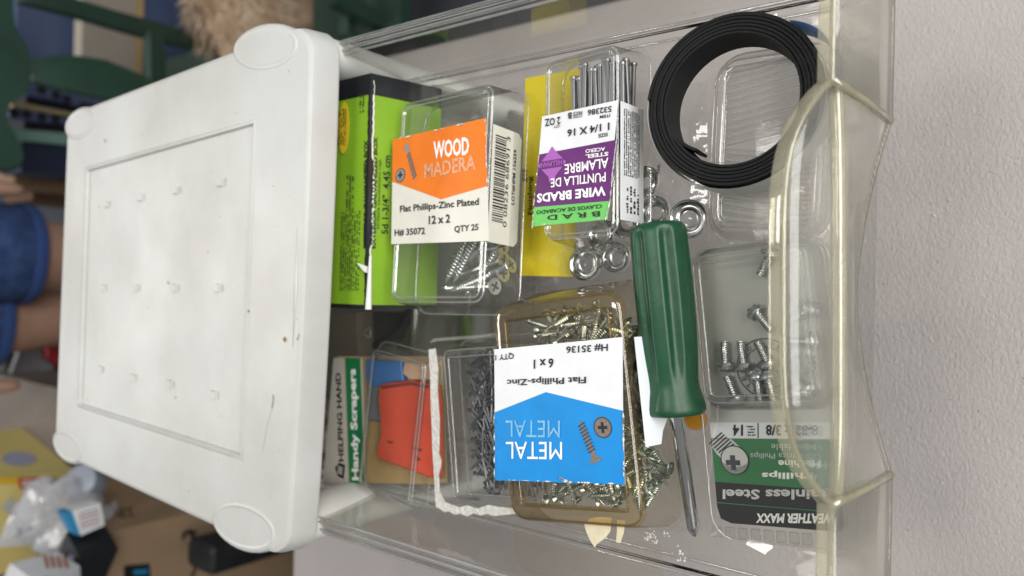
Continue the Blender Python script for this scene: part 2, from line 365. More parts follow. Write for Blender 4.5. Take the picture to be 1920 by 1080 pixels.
rings = [outline(-0.004, 0.0672), outline(0.0000, 0.0672), outline(0.0004, 0.0680), outline(0.0003, 0.069), outline(-0.0005, ZL - 0.005), outline(-0.0015, ZL - 0.0015), outline(-0.004, ZL), outline(-0.0046, ZL), outline(-0.006, ZL),
         recess(0.0052, ZL), recess(0.0046, ZL), recess(0.0040, ZL), recess(0.0030, ZL + 0.0008), recess(0.0012, ZL + 0.0008), recess(0.0002, ZL - 0.0016), recess(-0.0006, ZL - 0.0016)]
lid = part('lid', UW(MB().loft(rings, True, False, True)), MAT['lid'], unit, smooth=40)
def oval(name, cx, cy, rx, ry, rot, z0, z1, parent, pts=30):
    ca, sa = math.cos(rot), math.sin(rot); R = []
    for e, z in ((0, z0), (0, z1 - .004), (-.0006, z1 - .0018), (-.002, z1 - .0003), (-.0035, z1), (-.0042, z1), (-.0046, z1 - .0003), (-.0056, z1 - .0003)):
        ring = []
        for k in range(pts):
            a_ = 2 * math.pi * k / pts; x = (rx + e) * math.cos(a_); y = (ry + e) * math.sin(a_); ring.append((cx + x * ca - y * sa, cy + x * sa + y * ca, z))
        R.append(ring)
    return part(name, UW(MB().loft(R, True, True, True)), MAT['lid'], parent, smooth=40)
for q0, q1, rx in (((440, 108), (572, 48), .0165), ((410, 968), (527, 1050), .0175)):          # front corner caps
    a, b = UL(*q0), UL(*q1); c = (a + b) / 2; s_ = 1 if c.x > 0 else -1
    oval('corner_cap', s_ * (hwF - .0105), .0440, rx * .95, .036, s_ * -0.10, .0675, ZL + .0007, lid)
for s_, hw in ((1, hwBR), (-1, hwBL)):
    oval('corner_cap', s_ * (hw - .011), DEP - .026, .0145, .029, s_ * 0.05, .0675, ZL + .0007, lid)
for row in (((202, 383), (265, 370), (332, 357), (415, 342)), ((196, 540), (257, 540), (329, 540), (410, 540)), ((190, 692), (251, 708), (320, 720), (402, 740))):
    for q in row:
        p = UL(*q, ZL - .0016); e = .0030
        mb = MB().hexa([(p.x - e, p.y - e, ZL - .0025), (p.x + e, p.y - e, ZL - .0025), (p.x + e, p.y + e, ZL - .0025), (p.x - e, p.y + e, ZL - .0025),
                        (p.x - e * .8, p.y - e * .86, ZL + .0006), (p.x + e * .8, p.y - e * .86, ZL + .0006), (p.x + e * .8, p.y + e * .86, ZL + .0006), (p.x - e * .8, p.y + e * .86, ZL + .0006)])
        part('stub', UW(mb), MAT['lid'], lid)
for pts_, wd_, mt_ in (([(512, 740), (513, 748), (510, 765)], .0006, (.30, .29, .27)), ([(510, 765), (500, 800), (492, 850)], .00018, (.49, .48, .45)), ([(533, 633), (536, 640)], .0014, (.22, .14, .05)), ([(196, 262), (199, 266)], .0010, (.30, .22, .14)), ([(311, 528), (312, 532)], .0008, (.25, .22, .18)), ([(222, 300), (226, 303)], .0008, (.2, .18, .15))):
    q_ = [UL(*p) for p in pts_]; m_ = MB(); A_, B_ = [], []
    for k, p in enumerate(q_):
        t_ = (q_[min(k + 1, len(q_) - 1)] - q_[max(k - 1, 0)]).normalized(); n_ = V((-t_.y, t_.x, 0)) * wd_; zz = ZL - (.0013 if rc[3].x < p.x < rc[1].x and rc[1].y < p.y < rc[2].y else -.0003); A_.append((p.x + n_.x, p.y + n_.y, zz)); B_.append((p.x - n_.x, p.y - n_.y, zz))
    part('scuff_mark', UW(m_.loft([A_, B_], False)), solid('scuff_%d' % int(mt_[0] * 100), mt_, .6), lid)
a, b = UL(557, 424), UL(549, 652)
part('ridge', UW(MB().tube([(b.x, b.y, ZL - .0002), ((a.x + b.x) / 2, (a.y + b.y) / 2 - .0012, ZL - .0002), (a.x, a.y, ZL - .0002)], [.0003, .0014, .0003], 8)), MAT['lid'], lid, smooth=True)
# corner posts, rails, back and bottom
WP = solid('white_frame_plastic', (0.74, 0.74, 0.70), 0.42, var=0.08, scale=20)
HB = -0.012
for s_, hf, y in ((1, hwF, .030), (-1, hwF, .030), (1, hwBR, DEP - .028), (-1, hwBL, DEP - .028)):
    def pr(e, z, c=.0135):
        return [(s_ * (hf - .0115) + (c + e) * math.cos(2 * math.pi * k / 20), y + (.024 + e) * math.sin(2 * math.pi * k / 20), z) for k in range(20)]
    part('corner_post', UW(MB().loft([pr(0, .0675), pr(.0005, -.06), pr(.001, ZT + .012), pr(.003, ZT + .010), pr(.003, ZT + .0005)], True, True, True)), WP, unit, smooth=40)
for s_ in (1, -1):
    hb = hwBR if s_ > 0 else hwBL
    for z0, z1 in ((.035, .062), (-.065, -.050), (-.155, -.140), (ZT + .002, ZT + .016)):
        mb = MB(); xa, xb = s_ * (hwF - .0075), s_ * (hb - .0075); th = s_ * -.004
        mb.hexa([(xa, .053, z0), (xa + th, .053, z0), (xb + th, DEP - .056, z0), (xb, DEP - .056, z0), (xa, .053, z1), (xa + th, .053, z1), (xb + th, DEP - .056, z1), (xb, DEP - .056, z1)])
        part('side_rail', UW(mb), WP, unit)
part('back_panel', UW(MB().box((-hwBL + .012, DEP - .012, ZT + .003), (hwBR - .012, DEP - .009, .063))), WP, unit)
part('base_panel', UW(MB().box((-hwBL + .012, .052, ZT + .0035), (hwBR - .012, DEP - .013, ZT + .007))), WP, unit)

# ------------------------------------------------------------------ clear drawers
def drawer_profile(z, W=.1435, C=-.0025):
    pr = [(-W - .0145, .0500), (-W - .0145, .0530), (-W - .0135, .0545), (-W - .0105, .0548), (-W - .0098, .0538), (-W - .0088, .0538), (-W - .0080, .0552), (-W - .0062, .0552), (-W - .0054, .0536), (-W - .0050, .050), (-W - .0046, .045),
          (-W - .0008, .0045), (-W + .0004, .0018), (-W + .0030, .0003), (-W + .0062, .0), (-W + .0070, .0008), (-W + .0086, .0008), (-W + .0094, 0), (-.121, 0), (-.1195, -.0008), (-.118, -.0008), (0, -.0008)]
    full = pr + [(-x, h) for x, h in pr[::-1][1:]]
    return [(C + x, z_ + z) for x, z_ in full]
def drawer_shell(name, y0, y1, z, parent, M=None):
    mb = MB(); pf = drawer_profile(z)
    ys = [y0 + (y1 - y0) * k / 10 for k in range(11)]
    mb.loft([[(x, y, h) for x, h in pf] for y in ys], False)
    W = .147; bk = [(-.0025 + s * W, y1 + .0004, z) for s in (-1, 1)] + [(-.0025 + .1478, y1 + .0004, z + .05), (-.0025 - .1478, y1 + .0004, z + .05)]
    mb.add(bk, [(0, 1, 2, 3)])
    if M: mb.v = [M @ p for p in mb.v]
    o = part(name, mb, [CLD, CLE], parent, smooth=40)
    so = o.modifiers.new('thickness', 'SOLIDIFY'); so.thickness = 0.0018; so.offset = -1; so.use_even_offset = False
    return o
dr = thing('clear_drawer', 'clear plastic drawer pulled out of the white unit and full of hardware', 'drawer', (0, .25, -.002))
yF = P(1640, 540, 0).y
drawer_shell('drawer_tray', P(1662, 60, 0).y + .003, .66, 0, dr)
# front: wings plus scooped handle in the middle, laid out as a grid (rows top->bottom)
def g(px, py, z): return P(px, py, z)
ROWS = 9
def front_col(t):           # t in -1..1 across the handle
    e = (1 - abs(t) ** 4.6)
    top = (1560 - 92 * e, 548 + 398 * t, .058 + .020 * e)
    b1 = (1552 + 12 * e, 548 + 396 * t, .050)
    b2 = (1566 + 6 * e, 548 + 392 * t, .047)
    b3 = (1580 + 14 * e, 548 + 388 * t, .040)
    mid = (1618 - 22 * e, 552 + 366 * t, .022)
    bot = (1668 - 66 * (1 - abs(t) ** 1.7), 558 + 332 * t, -.001)
    pts = [top, (top[0] * .5 + b1[0] * .5, (top[1] + b1[1]) / 2, top[2] * .55 + b1[2] * .45), b1, b2, b3]
    pts += [tuple(b3[k] + (bot[k] - b3[k]) * (s_ / 6) for k in range(3)) for s_ in range(1, 7)]
    return [g(*q) for q in pts]
cols = [front_col(math.sin(math.pi / 2 * (-1 + 2 * k / 48))) for k in range(49)]
def wing(sx):
    e = cols[0] if sx > 0 else cols[-1]; out = []
    for f in (1, .5, .0):
        col = []
        for q in e:
            xx = q.x + (sx * .1615 - .0025 - q.x) * f; col.append(V((xx, q.y + (.0 if f == 0 else .0), q.z)))
        out.append(col)
    return out
mb = MB(); mb.loft(cols, False)
fr = part('handle_front', mb, [CLF, CLE], dr, smooth=True)
so = fr.modifiers.new('thickness', 'SOLIDIFY'); so.thickness = .0030; so.offset = 0; so.material_offset_rim = 1
for sx in (1, -1):
    w = wing(sx); e0 = w[-1]
    # flat wing: straight from the top edge to the bottom edge
    wt = []
    for c in w: wt.append([c[0].lerp(c[-1], k / 6) for k in range(7)])
    mb = MB().loft(wt, False); wo = part('front_panel', mb, [CLF, CLE], dr, smooth=60)
    so = wo.modifiers.new('thickness', 'SOLIDIFY'); so.thickness = .0030; so.offset = 0; so.material_offset_rim = 1
    # web between wing and scoop
    ce = cols[0 if sx > 0 else -1]; nn = len(ce)
    part('handle_web', MB().loft([[wt[-1][0].lerp(wt[-1][-1], k / (nn - 1)) for k in range(nn)], ce], False), [CLF], dr)
    part('front_rib', MB().tube([e0[0] + V((0, 0, .0005)), e0[0].lerp(e0[-1], .5) + V((0, -.0012, 0)), e0[-1]], [.0020, .0016, .0022], 10), CLEC, dr, smooth=True)
    part('foot_rim', MB().tube([c[-1] for c in w], .0013, 10), CLN, dr, smooth=True)
def rimband(line):
    rg = []
    for p in line: rg.append([p + V((0, -.0012, .0006)), p + V((0, -.0004, .0014)), p + V((0, .0046, .0014)), p + V((0, .0056, .0004)), p + V((0, .0054, -.0012)), p + V((0, .0006, -.0016)), p + V((0, -.0010, -.0010))])
    return MB().loft(rg, True, True, True)
part('front_rim', rimband([c[0] for c in cols]), CLE, dr, smooth=50)
for sx in (1, -1): part('front_rim', rimband([c[0] for c in wing(sx)]), CLE, dr, smooth=50)
part('grip_band', MB().tube([c[3] for c in cols], .0030, 10), CLEC, dr, smooth=True)
part('foot_rim', MB().tube([c[-1] for c in cols], .0014, 10), CLN, dr, smooth=True)
for sx in (1, -1):
    for xx, zz, rr_, m_ in ((.1435 + .0145, .0525, .0010, CLN), (.1435 + .0118, .0552, .0007, GLS), (.1435 + .0090, .0545, .0009, CLN), (.1435 + .0070, .0558, .0006, GLS), (.1435 + .0050, .0546, .0009, CLN), (.1435 - .0002, .0022, .0009, CLN), (.1435 - .0025, .0012, .0008, GLS), (.1435 - .0078, .0012, .0006, CLN)):
        part('rim_highlight_bead', MB().tube([(-.0025 + sx * xx, y_, zz) for y_ in (.088, .25, .42, .64)], rr_, 10), m_, dr, smooth=True)  # tubes added so the rim shows bright and dark highlight lines
# moulded recycling mark in the floor
F = Frame(P(700, 600, .0003), (1, 0, 0), (0, 1, 0)); c0 = F.at(690, 624)
mb = MB()
for k in range(3):
    a0 = math.radians(90 + 120 * k); a1 = math.radians(90 + 120 * (k + 1)); r_ = .0052
    p, q = V((math.cos(a0), math.sin(a0), 0)) * r_ + c0, V((math.cos(a1), math.sin(a1), 0)) * r_ + c0
    mb.tube([p.lerp(q, .12), p.lerp(q, .78)], .00045, 6)
mb.v = [F.w2(p) for p in mb.v]; part('recycling_mark', mb, CLW, dr)
# closed drawers below
for k, z in enumerate((-.083, -.173)):
    d2 = thing('clear_drawer', ('upper', 'lower')[k] + ' closed clear drawer inside the white unit below the open one', 'drawer', UM @ M4.Translation((0, .15, z - .002)))
    M_ = UM @ M4.Translation((.0025, -.012, 0))
    drawer_shell('drawer_tray', .02, .28, z, d2, M_)
    mb = MB(); rows = []
    for s in range(13):
        x = -.148 + .296 * s / 12; e = max(0, 1 - (x / .1) ** 2)
        rows.append([(x, -.004 - .004 * e, z + .058 + .012 * e), (x, -.008, z + .045), (x, -.006 + .01 * e, z + .02), (x, -.012 + .014 * e, z)])
    mb.loft(rows, False); mb.v = [M_ @ (p + V((0, .02, 0))) for p in mb.v]
    o = part('front_panel', mb, [CLF, CLE], d2, smooth=50); so = o.modifiers.new('thickness', 'SOLIDIFY'); so.thickness = .0025; so.material_offset_rim = 1
# things seen through the floor in the drawer below
zb = -.081
mb = MB().tube([P(770, 585, zb + .02), P(755, 610, zb + .016), P(735, 632, zb + .012), P(700, 650, zb + .01), P(660, 655, zb + .01), P(640, 690, zb + .01)], .0042, 10)
single('cable', mb, solid('black_rubber', (.02, .02, .022), .5), 'black cable curving through the closed drawer below', 'cable', smooth=True)
def slab(name, pts, z0, z1, mat, label, cat, bev=.05, group=None):
    poly = [tuple(P(x, y, z1)[:2]) for x, y in pts]; return single(name, MB().prism(poly, z0, z1, 0, bev), mat, label, cat, group=group)
slab('card_pack', [(765, 590), (870, 590), (880, 640), (790, 660), (740, 655)], zb + .0, zb + .006, solid('olive_green_card', (.14, .26, .04), .5, var=.2), 'green card pack in the closed drawer under the black cable', 'pack')
slab('carton', [(625, 585), (668, 585), (672, 668), (622, 668)], zb, zb + .03, solid('taupe_card', (.30, .26, .20), .6, var=.15), 'taupe carton in the closed drawer below the moulded recycling mark', 'box')
slab('dark_pouch', [(672, 584), (760, 584), (745, 640), (690, 662), (672, 662)], zb, zb + .012, solid('dark_grey_pouch', (.07, .075, .065), .4, var=.3), 'dark grey pouch in the closed drawer beside the taupe carton', 'pouch')

# ------------------------------------------------------------------ green nail box
HG = .052
a, b = P(693, 138, HG), P(690, 580, HG); yb0 = P(825, 365, 0).y
GRN = solid('lime_green_board', (0.215, 0.40, 0.022), 0.38, var=0.10, scale=30, coat=.15)
BBD = solid('black_board', (0.012, 0.013, 0.016), 0.35, coat=.15)
gb = thing('nail_box', 'lime green cardboard box of galvanized nails with a torn front edge', 'box', ((a.x + b.x) / 2, a.y + .03, 0))
xa, xb = b.x, a.x; yr = (a.y + b.y) / 2; dy = .075
def gbx(x0, x1, e=0.0): return MB().hexa([(x0, yb0 - e, .0008), (x1, yb0 - e, .0008), (x1, yb0 + dy + e, .0008), (x0, yb0 + dy + e, .0008), (x0, yr - e, HG + e), (x1, yr - e, HG + e), (x1, yr + dy + e, HG + e - .002), (x0, yr + dy + e, HG + e - .002)])
part('carton', gbx(xa + .0005, xb - .0005), GRN, gb)
x_lo = P(690, 572, HG).x; x_hi = P(693, 177, HG).x
part('end_band', gbx(xa, x_lo, .0003), BBD, gb); part('end_band', gbx(x_hi, xb, .0003), BBD, gb)
FT = Frame((xa, yr, HG), (1, 0, 0), (0, 1, 0))                                 # top face, reading along +X
FFm = Frame((xa, yb0, .0008), (1, 0, 0), V((0, yr - yb0, HG - .0008)))          # front face
IN = solid('faded_print', (.035, .05, .02), .5)
text(gb, FFm, 'EXTERIOR GALVANIZED BOX', BLK, (704, 466), (700, 257), .03, up=True, sl=-.02, space=.95)
text(gb, FFm, 'EXTERIOR GALVANIZADO CAJA', BLK, (712, 429), (710, 299), .01, up=True, sl=-.03)
text(gb, FFm, '5d 1-3/4"  4.45 cm', BLK, (727, 439), (719, 292), .02, up=True, sl=-.03)
text(gb, FT, 'EXTERIOR GALVANIZED BOX', BLK, (690, 466), (683, 262), .03, up=True, sl=-.005, space=.95)
scribble(gb, FT, IN, (674, 545), (640, 398), 9, seed=3); scribble(gb, FT, IN, (664, 395), (650, 330), 3, seed=4); scribble(gb, FT, IN, (684, 210), (674, 178), 2, seed=9)
plate(gb, FT, 'oval_sticker', solid('mustard_print', (.62, .44, .02), .45), pxdisc(FT, 645, 240, .0165, 28, .0052), lift=.0004, px=False)
scribble(gb, FT, BLK, (650, 272), (634, 206), 5, lift=.0007, seed=5)
# torn ridge: dark gap, ragged white fibres, curled flap
rn = random.Random(4); mb = MB(); mw = MB(); prev = None
for k in range(61):
    s = k / 60; x = xb - .002 + (xa - xb + .004) * s; w = .0011 + .0009 * rn.random() + (.0014 if .35 < s < .75 else 0)
    cur = [V((x, yr + w, HG + .0006)), V((x, yr - .0003, HG + .0007)), V((x, yr - .0004 - w * .1, HG - w * .9))]
    if prev: mb.add(prev + cur, [(0, 3, 4, 1), (1, 4, 5, 2)])
    if prev and s > .02: mw.add([prev[2], cur[2], cur[2] + V((0, -.0004, -.0005 - .0006 * rn.random())), prev[2] + V((0, -.0004, -.0005 - .0006 * rn.random()))], [(0, 1, 2, 3)])
    prev = cur
part('torn_edge', mb, BBD, gb); part('torn_fibres', mw, solid('torn_paper', (.66, .66, .62), .8), gb)
mb = MB(); rings = []
for k in range(9):
    s = k / 8; p = P(692 + 4 * (1 - s), 480 + 100 * s, HG + .001); rings.append([p + V((0, math.cos(q) * (.0008 + .0015 * s), math.sin(q) * (.0008 + .0011 * s) + .0006)) for q in [math.radians(-60 + 300 * j / 10) for j in range(11)]])
mb.loft(rings, False); part('curled_flap', mb, MAT['torn_paper'], gb, smooth=True)
mb = MB(); mb.add([P(668, 492, HG + .0012), P(690, 500, HG + .001), P(690, 512, HG + .001), P(683, 510, HG + .004)], [(0, 1, 2, 3)]); part('torn_scrap', mb, MAT['torn_paper'], gb)

# ------------------------------------------------------------------ fasteners
STEEL = solid('zinc_steel', (0.62, 0.63, 0.62), 0.28, 1.0); BRASSY = solid('yellow_zinc', (0.56, 0.57, 0.50), 0.28, 1.0)
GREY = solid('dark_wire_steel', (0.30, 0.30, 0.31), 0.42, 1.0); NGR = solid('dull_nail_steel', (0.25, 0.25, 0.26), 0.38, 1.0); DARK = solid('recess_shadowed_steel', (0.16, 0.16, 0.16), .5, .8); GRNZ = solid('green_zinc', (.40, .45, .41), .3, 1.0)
def screw_meshes(L, d, hd, kind, pitch, mat, tip=True, n=9):
    """helical thread, axis +z, tip at 0"""
    mb = MB(); rings = []; zt = L - (.30 * hd if kind == 'flat' else 0); rmin = d * .36; rmaj = d * .5
    steps = int(zt / pitch * 4); thr = .75 if kind == 'flat' else 1.0
    for i in range(steps + 1):
        z = zt * i / steps; tp = min(1, z / (d * 1.4) + .05) if tip else 1; ring = []
        for k in range(n):
            a_ = k / n; ph = (z / pitch - a_) % 1; tri = max(0, 1 - abs(ph - .5) * 3.2) if z < zt * thr else .55
            r_ = (rmin + (rmaj - rmin) * tri) * tp; ring.append((r_ * math.cos(2 * math.pi * a_), r_ * math.sin(2 * math.pi * a_), z))
        rings.append(ring)
    mb.loft(rings, True, True, True)
    hm = hd / 2
    if kind == 'flat': mb.lathe([(rmin, zt - .0002), (hm * .96, L - .0005), (hm, L - .0002), (hm * .97, L)], 16)
    else: mb.lathe([(hm * .9, L), (hm, L + hd * .08), (hm * .95, L + hd * .2), (hm * .75, L + hd * .32), (hm * .4, L + hd * .4), (hm * .05, L + hd * .42)], 16)
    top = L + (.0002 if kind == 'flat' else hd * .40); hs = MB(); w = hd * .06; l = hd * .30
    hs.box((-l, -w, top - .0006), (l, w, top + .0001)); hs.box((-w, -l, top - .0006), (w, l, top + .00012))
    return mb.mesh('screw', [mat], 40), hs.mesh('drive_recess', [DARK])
def along(p0, p1, roll=0):
    z = (V(p1) - V(p0)).normalized(); return M4.Translation(V(p0)) @ z.to_track_quat('Z', 'Y').to_matrix().to_4x4() @ M4.Rotation(roll, 4, 'Z')
def put_screw(ms, p0, dirv, label, group):
    o = bpy.data.objects.new('screw', ms[0]); COL.objects.link(o); o.matrix_world = along(p0, V(p0) + V(dirv), random.uniform(0, 3)); props(o, label, 'screw', group)
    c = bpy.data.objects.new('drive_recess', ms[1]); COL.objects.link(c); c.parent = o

def wear(lab, F, pts, seed, n=14, lift=.0014):
    """white paper fibres where the print has worn off along an edge given in photo pixels"""
    rn = random.Random(seed); q = [F.at(*p) for p in pts]; mb = MB()
    for k in range(n):
        i = rn.randrange(len(q) - 1); c = q[i].lerp(q[i + 1], rn.random()); l = rn.uniform(.0006, .0030); t_ = (q[i + 1] - q[i]).normalized(); n_ = V((-t_.y, t_.x, 0)); w_ = rn.uniform(.0001, .0005)
        mb.add([(*(c - t_ * l)[:2], lift), (*(c - n_ * w_)[:2], lift), (*(c + t_ * l)[:2], lift), (*(c + n_ * w_ * 1.5)[:2], lift)], [(0, 1, 2, 3)])
    mb.v = [F.w2(p) for p in mb.v]; return part('worn_edge', mb, MAT['torn_paper'], lab, kind='stuff')
# ------------------------------------------------------------------ WOOD pack
def pack(name, label, F): return thing(name, label, 'blister pack', F.m)
CREAM = solid('cream_label', (0.70, 0.68, 0.60), 0.42, var=.09, scale=45, bump=.35, bscale=70); WLAB = solid('white_label', (0.72, 0.73, 0.74), 0.42, var=.10, scale=45, bump=.35, bscale=70)
ORG = solid('orange_print', (0.80, 0.19, 0.012), 0.38, var=.14, scale=45, bump=.35, bscale=70); PALO = solid('pale_orange_print', (0.82, 0.38, 0.20), .5, var=.35, scale=500)
F = Frame.px((738, 262, .040), (912, 222, .042), (735, 458, .045), (918, 452, .047)); w, h = F.w, F.h
wp = pack('screw_pack', 'clear clamshell of wood screws with an orange and cream label', F)
y_lo, y_hi = F.at(830, 572).y, F.at(830, 172).y; d = .0265
blister(wp, F, -.0005, y_lo, w + .0005, y_hi, d, CL, r=.009, fl=.0025, rim=.0045)
tab(wp, F, .004, y_hi - .002, w + .004, y_hi + .017, -.004, CL, (.020, y_hi + .006, .046, y_hi + .011))
lab = plate(wp, F, 'label', CREAM, [(738, 262), (912, 222), (918, 452), (735, 458)], lift=.0006)
poly = [(738, 262), (912, 222), (916, 349), (829, 374), (737, 341)]
plate(lab, F, 'orange_panel', ORG, poly, t=.0001, lift=.0008)
text(lab, F, 'WOOD', WHT, (815, 299), (882, 258), .03, sl=-.12, lift=.0011)
text(lab, F, 'MADERA', PALO, (798, 335), (895, 292), .03, sl=-.17, lift=.0011)
text(lab, F, 'Flat Phillips-Zinc Plated', BLK, (752, 402), (900, 373), .02, sl=-.09, lift=.0010)
text(lab, F, '12 x 2', BLK, (806, 421), (846, 402), .025, sl=-.08, lift=.0010)
text(lab, F, 'H# 35072', BLK, (742, 444), (799, 427), .02, sl=-.06, lift=.0010)
text(lab, F, 'QTY 25', BLK, (854, 438), (899, 420), .02, sl=-.09, lift=.0010)
def printed_screw(lab, F, tip, head, disc, rdisc, m1, m2, wid):
    a, b = F.at(*tip), F.at(*head); ax = (b - a); L = ax.length; ax.normalize(); sd = V((-ax.y, ax.x, 0)); mb = MB(); L2 = L * .74
    def q(s, o): return a + ax * (s * L) + sd * (o * wid)
    pts_ = [q(0, 0), q(.12, .32), q(.80, .40), q(.86, .42), q(.97, 1.0), q(1, 1.0), q(1, -1.0), q(.97, -1.0), q(.86, -.42), q(.80, -.40), q(.12, -.32)]
    mb.add([(p.x, p.y, .0010) for p in pts_], [list(range(len(pts_)))])
    dk = MB()
    for k in range(9):
        s = .08 + .078 * k; dk.add([(*q(s, .62)[:2], .0012), (*q(s + .028, .62)[:2], .0012), (*q(s + .062, -.62)[:2], .0012), (*q(s + .03, -.62)[:2], .0012)], [(0, 1, 2, 3)])
    for m_, nm, mt in ((mb, 'printed_screw', m1), (dk, 'printed_thread', m2)):
        m_.v = [F.w2(p) for p in m_.v]; part(nm, m_, mt, lab)
    c = F.at(*disc)
    plate(lab, F, 'printed_screw_head', m2, arcdisc(c.x, c.y, rdisc), t=.0001, lift=.0010, px=False); plate(lab, F, 'printed_screw_head', m1, arcdisc(c.x, c.y, rdisc * .86), t=.0001, lift=.0011, px=False)
    k = rdisc * .5; j = rdisc * .14
    plate(lab, F, 'printed_cross', BLK, [(c.x - k, c.y - j), (c.x - j, c.y - j), (c.x - j, c.y - k), (c.x + j, c.y - k), (c.x + j, c.y - j), (c.x + k, c.y - j), (c.x + k, c.y + j), (c.x + j, c.y + j), (c.x + j, c.y + k), (c.x - j, c.y + k), (c.x - j, c.y + j), (c.x - k, c.y + j)], t=.0001, lift=.0012, px=False)
wear(lab, F, [(738, 264), (912, 224), (916, 349)], 1, 16)
PGR = solid('printed_grey', (.30, .30, .31), .5, var=.4, scale=900); PDK = solid('printed_dark_grey', (.05, .05, .055), .5)
printed_screw(lab, F, (782, 339), (764, 273), (753, 329), .0044, PGR, PDK, .0028)
# wrapped side panel with barcode
SF = F.side((w + .0010, F.at(919, 453).y, -d + .001), (0, 1, 0), (0, 0, 1)); sh = F.h; sw = d - .001
sl = plate(wp, SF, 'side_label', CREAM, [(0, .003), (.003, 0), (sh - .003, 0), (sh, .003), (sh, sw), (0, sw)], px=False, lift=.0004)
rn = random.Random(2); mb = MB(); x = .012
while x < .060:
    bw = rn.choice((.00035, .0005, .0007, .001)); mb.add([(x, .014, .0007), (x + bw, .014, .0007), (x + bw, .0235, .0007), (x, .0235, .0007)], [(0, 1, 2, 3)]); x += bw + rn.choice((.0004, .0006, .0009))
mb.v = [SF.w2(p) for p in mb.v]; part('barcode', mb, BLK, sl)
text(sl, SF, '0 08236 68691 3', BLK, (.010, .0105), (.062, .0138), .0, px=False, lift=.0007)
text(sl, SF, 'LOT#HPM 156259', BLK, (.024, .0042), (.056, .0072), .02, px=False, lift=.0007)
ms = screw_meshes(.050, .0054, .0100, 'flat', .0020, STEEL); G = 'wood screws loose in the clamshell'; LB = 'large zinc wood screw lying inside the orange labelled clamshell'
for p0, p1, zl in (((835, 532), (872, 455), -.016), ((850, 530), (890, 452), -.017), ((842, 548), (905, 520), -.021), ((870, 560), (930, 470), -.025)):
    a, b = F.w2(F.at(*p0, zl)), F.w2(F.at(*p1, zl)); put_screw(ms, a, b - a, LB, G)
for x, y, dx, dy_ in ((w - .007, y_lo + .012, .35, .0), (w - .006, y_lo + .020, .3, .06), (w - .006, y_lo + .028, .28, .05), (w - .007, y_lo + .036, .3, .02), (w - .012, y_lo + .042, .2, .1)):
    z_ = random.uniform(-.024, -.012); dv = F.m.to_3x3() @ V((dx, dy_, .05)).normalized(); hp = F.w2((x, y, z_)); put_screw(ms, hp - dv * .050, dv, LB, G)

# ------------------------------------------------------------------ yellow finishing nail card in a clear bag
F = Frame.px((974, 519, .004), (985, 149, .004), (1076, 519, .004)); w, h = F.w, F.h
YEL = solid('yellow_card', (0.86, 0.68, 0.008), 0.5, var=.06, scale=40)
yp = thing('nail_card', 'yellow card of finishing nails in a clear bag under the purple labelled pack', 'card pack', F.m)
plate(yp, F, 'card', YEL, [(0, 0), (w, 0), (w, h), (0, h)], px=False, t=.0006)
text(yp, F, '#10', BLK, (990, 341), (979, 317), .03, up=True); text(yp, F, 'Finishing', BLK, (1001, 403), (990, 330), .02, up=True)
bx = MB(); n = 12
def bagsheet(x0, y0, x1, y1, z, amp, seed, nx=16, ny=16):
    rn = random.Random(seed); mb = MB(); ph = [rn.uniform(0, 6) for _ in range(6)]; rows = []
    for i in range(nx + 1):
        r = []
        for j in range(ny + 1):
            x = x0 + (x1 - x0) * i / nx; y = y0 + (y1 - y0) * j / ny
            e = min(1, 6 * min(i / nx, 1 - i / nx, j / ny, 1 - j / ny))
            r.append((x, y, z + amp * e * (.6 + .4 * math.sin(x * 180 + ph[0]) * math.sin(y * 150 + ph[1]) + .3 * math.sin(x * 400 + y * 260 + ph[2]))))
        rows.append(r)
    return mb.loft(rows, False)
mb = bagsheet(-.006, -.008, w + .006, h + .001, .0006, .0022, 3); mb.v = [F.w2(p) for p in mb.v]; part('bag', mb, CLB, yp, smooth=True)

# ------------------------------------------------------------------ WIRE BRADS pack (upside down)
F = Frame.px((1140, 412, .038), (1000, 425, .035), (1160, 188, .037), (1018, 219, .034)); w, h = F.w, F.h; d = .0235
bp_ = pack('brad_pack', 'clear clamshell of wire brads with a purple white and green label', F)
yt, yb = F.at(1070, 452).y, F.at(1095, 92).y
blister(bp_, F, -.0005, yb, w + .0005, yt, d, CL, r=.008, fl=.0025, rim=.004)
tab(bp_, F, .0, yt - .001, w + .006, yt + .018, -d + .001, CL, (.010, yt + .006, .030, yt + .0105))
PUR = solid('purple_print', (0.135, 0.022, 0.16), .36, var=.25, scale=45, bump=.4, bscale=70); LGR = solid('light_green_print', (0.14, 0.52, 0.11), .42, var=.1, scale=60)
lab = plate(bp_, F, 'label', WLAB, [(1160, 188), (1140, 412), (1000, 425), (1018, 219)], lift=.0006)
plate(lab, F, 'purple_panel', PUR, [(1160, 262), (1147, 377), (1003, 389), (1013, 290)], t=.0001, lift=.0008)
plate(lab, F, 'green_panel', LGR, [(1147, 377), (1140, 412), (1000, 425), (1003, 389)], t=.0001, lift=.0008)
T = lambda s, bl, tr, m=WHT, b=.03, **k: text(lab, F, s, m, bl, tr, b, lift=.0011, **k)
T('B R A D', (1127, 396), (1028, 414), BLK, .02, sl=-.08); T('CLAVOS DE ACABADO', (1131, 383), (1008, 403), BLK, .02, sl=-.1)
T('WIRE BRADS', (1138, 349), (1009, 382), WHT, .035, sl=-.115); T('PUNTILLA DE', (1138, 323), (1035, 353), WHT, .015, sl=-.12); T('ALAMBRE', (1143, 296), (1061, 328), WHT, .015, sl=-.16)
T('STEEL', (1143, 285), (1100, 298), WHT, .03, sl=-.13); T('ACERO', (1137, 276), (1100, 288), WHT, .02, sl=-.13)
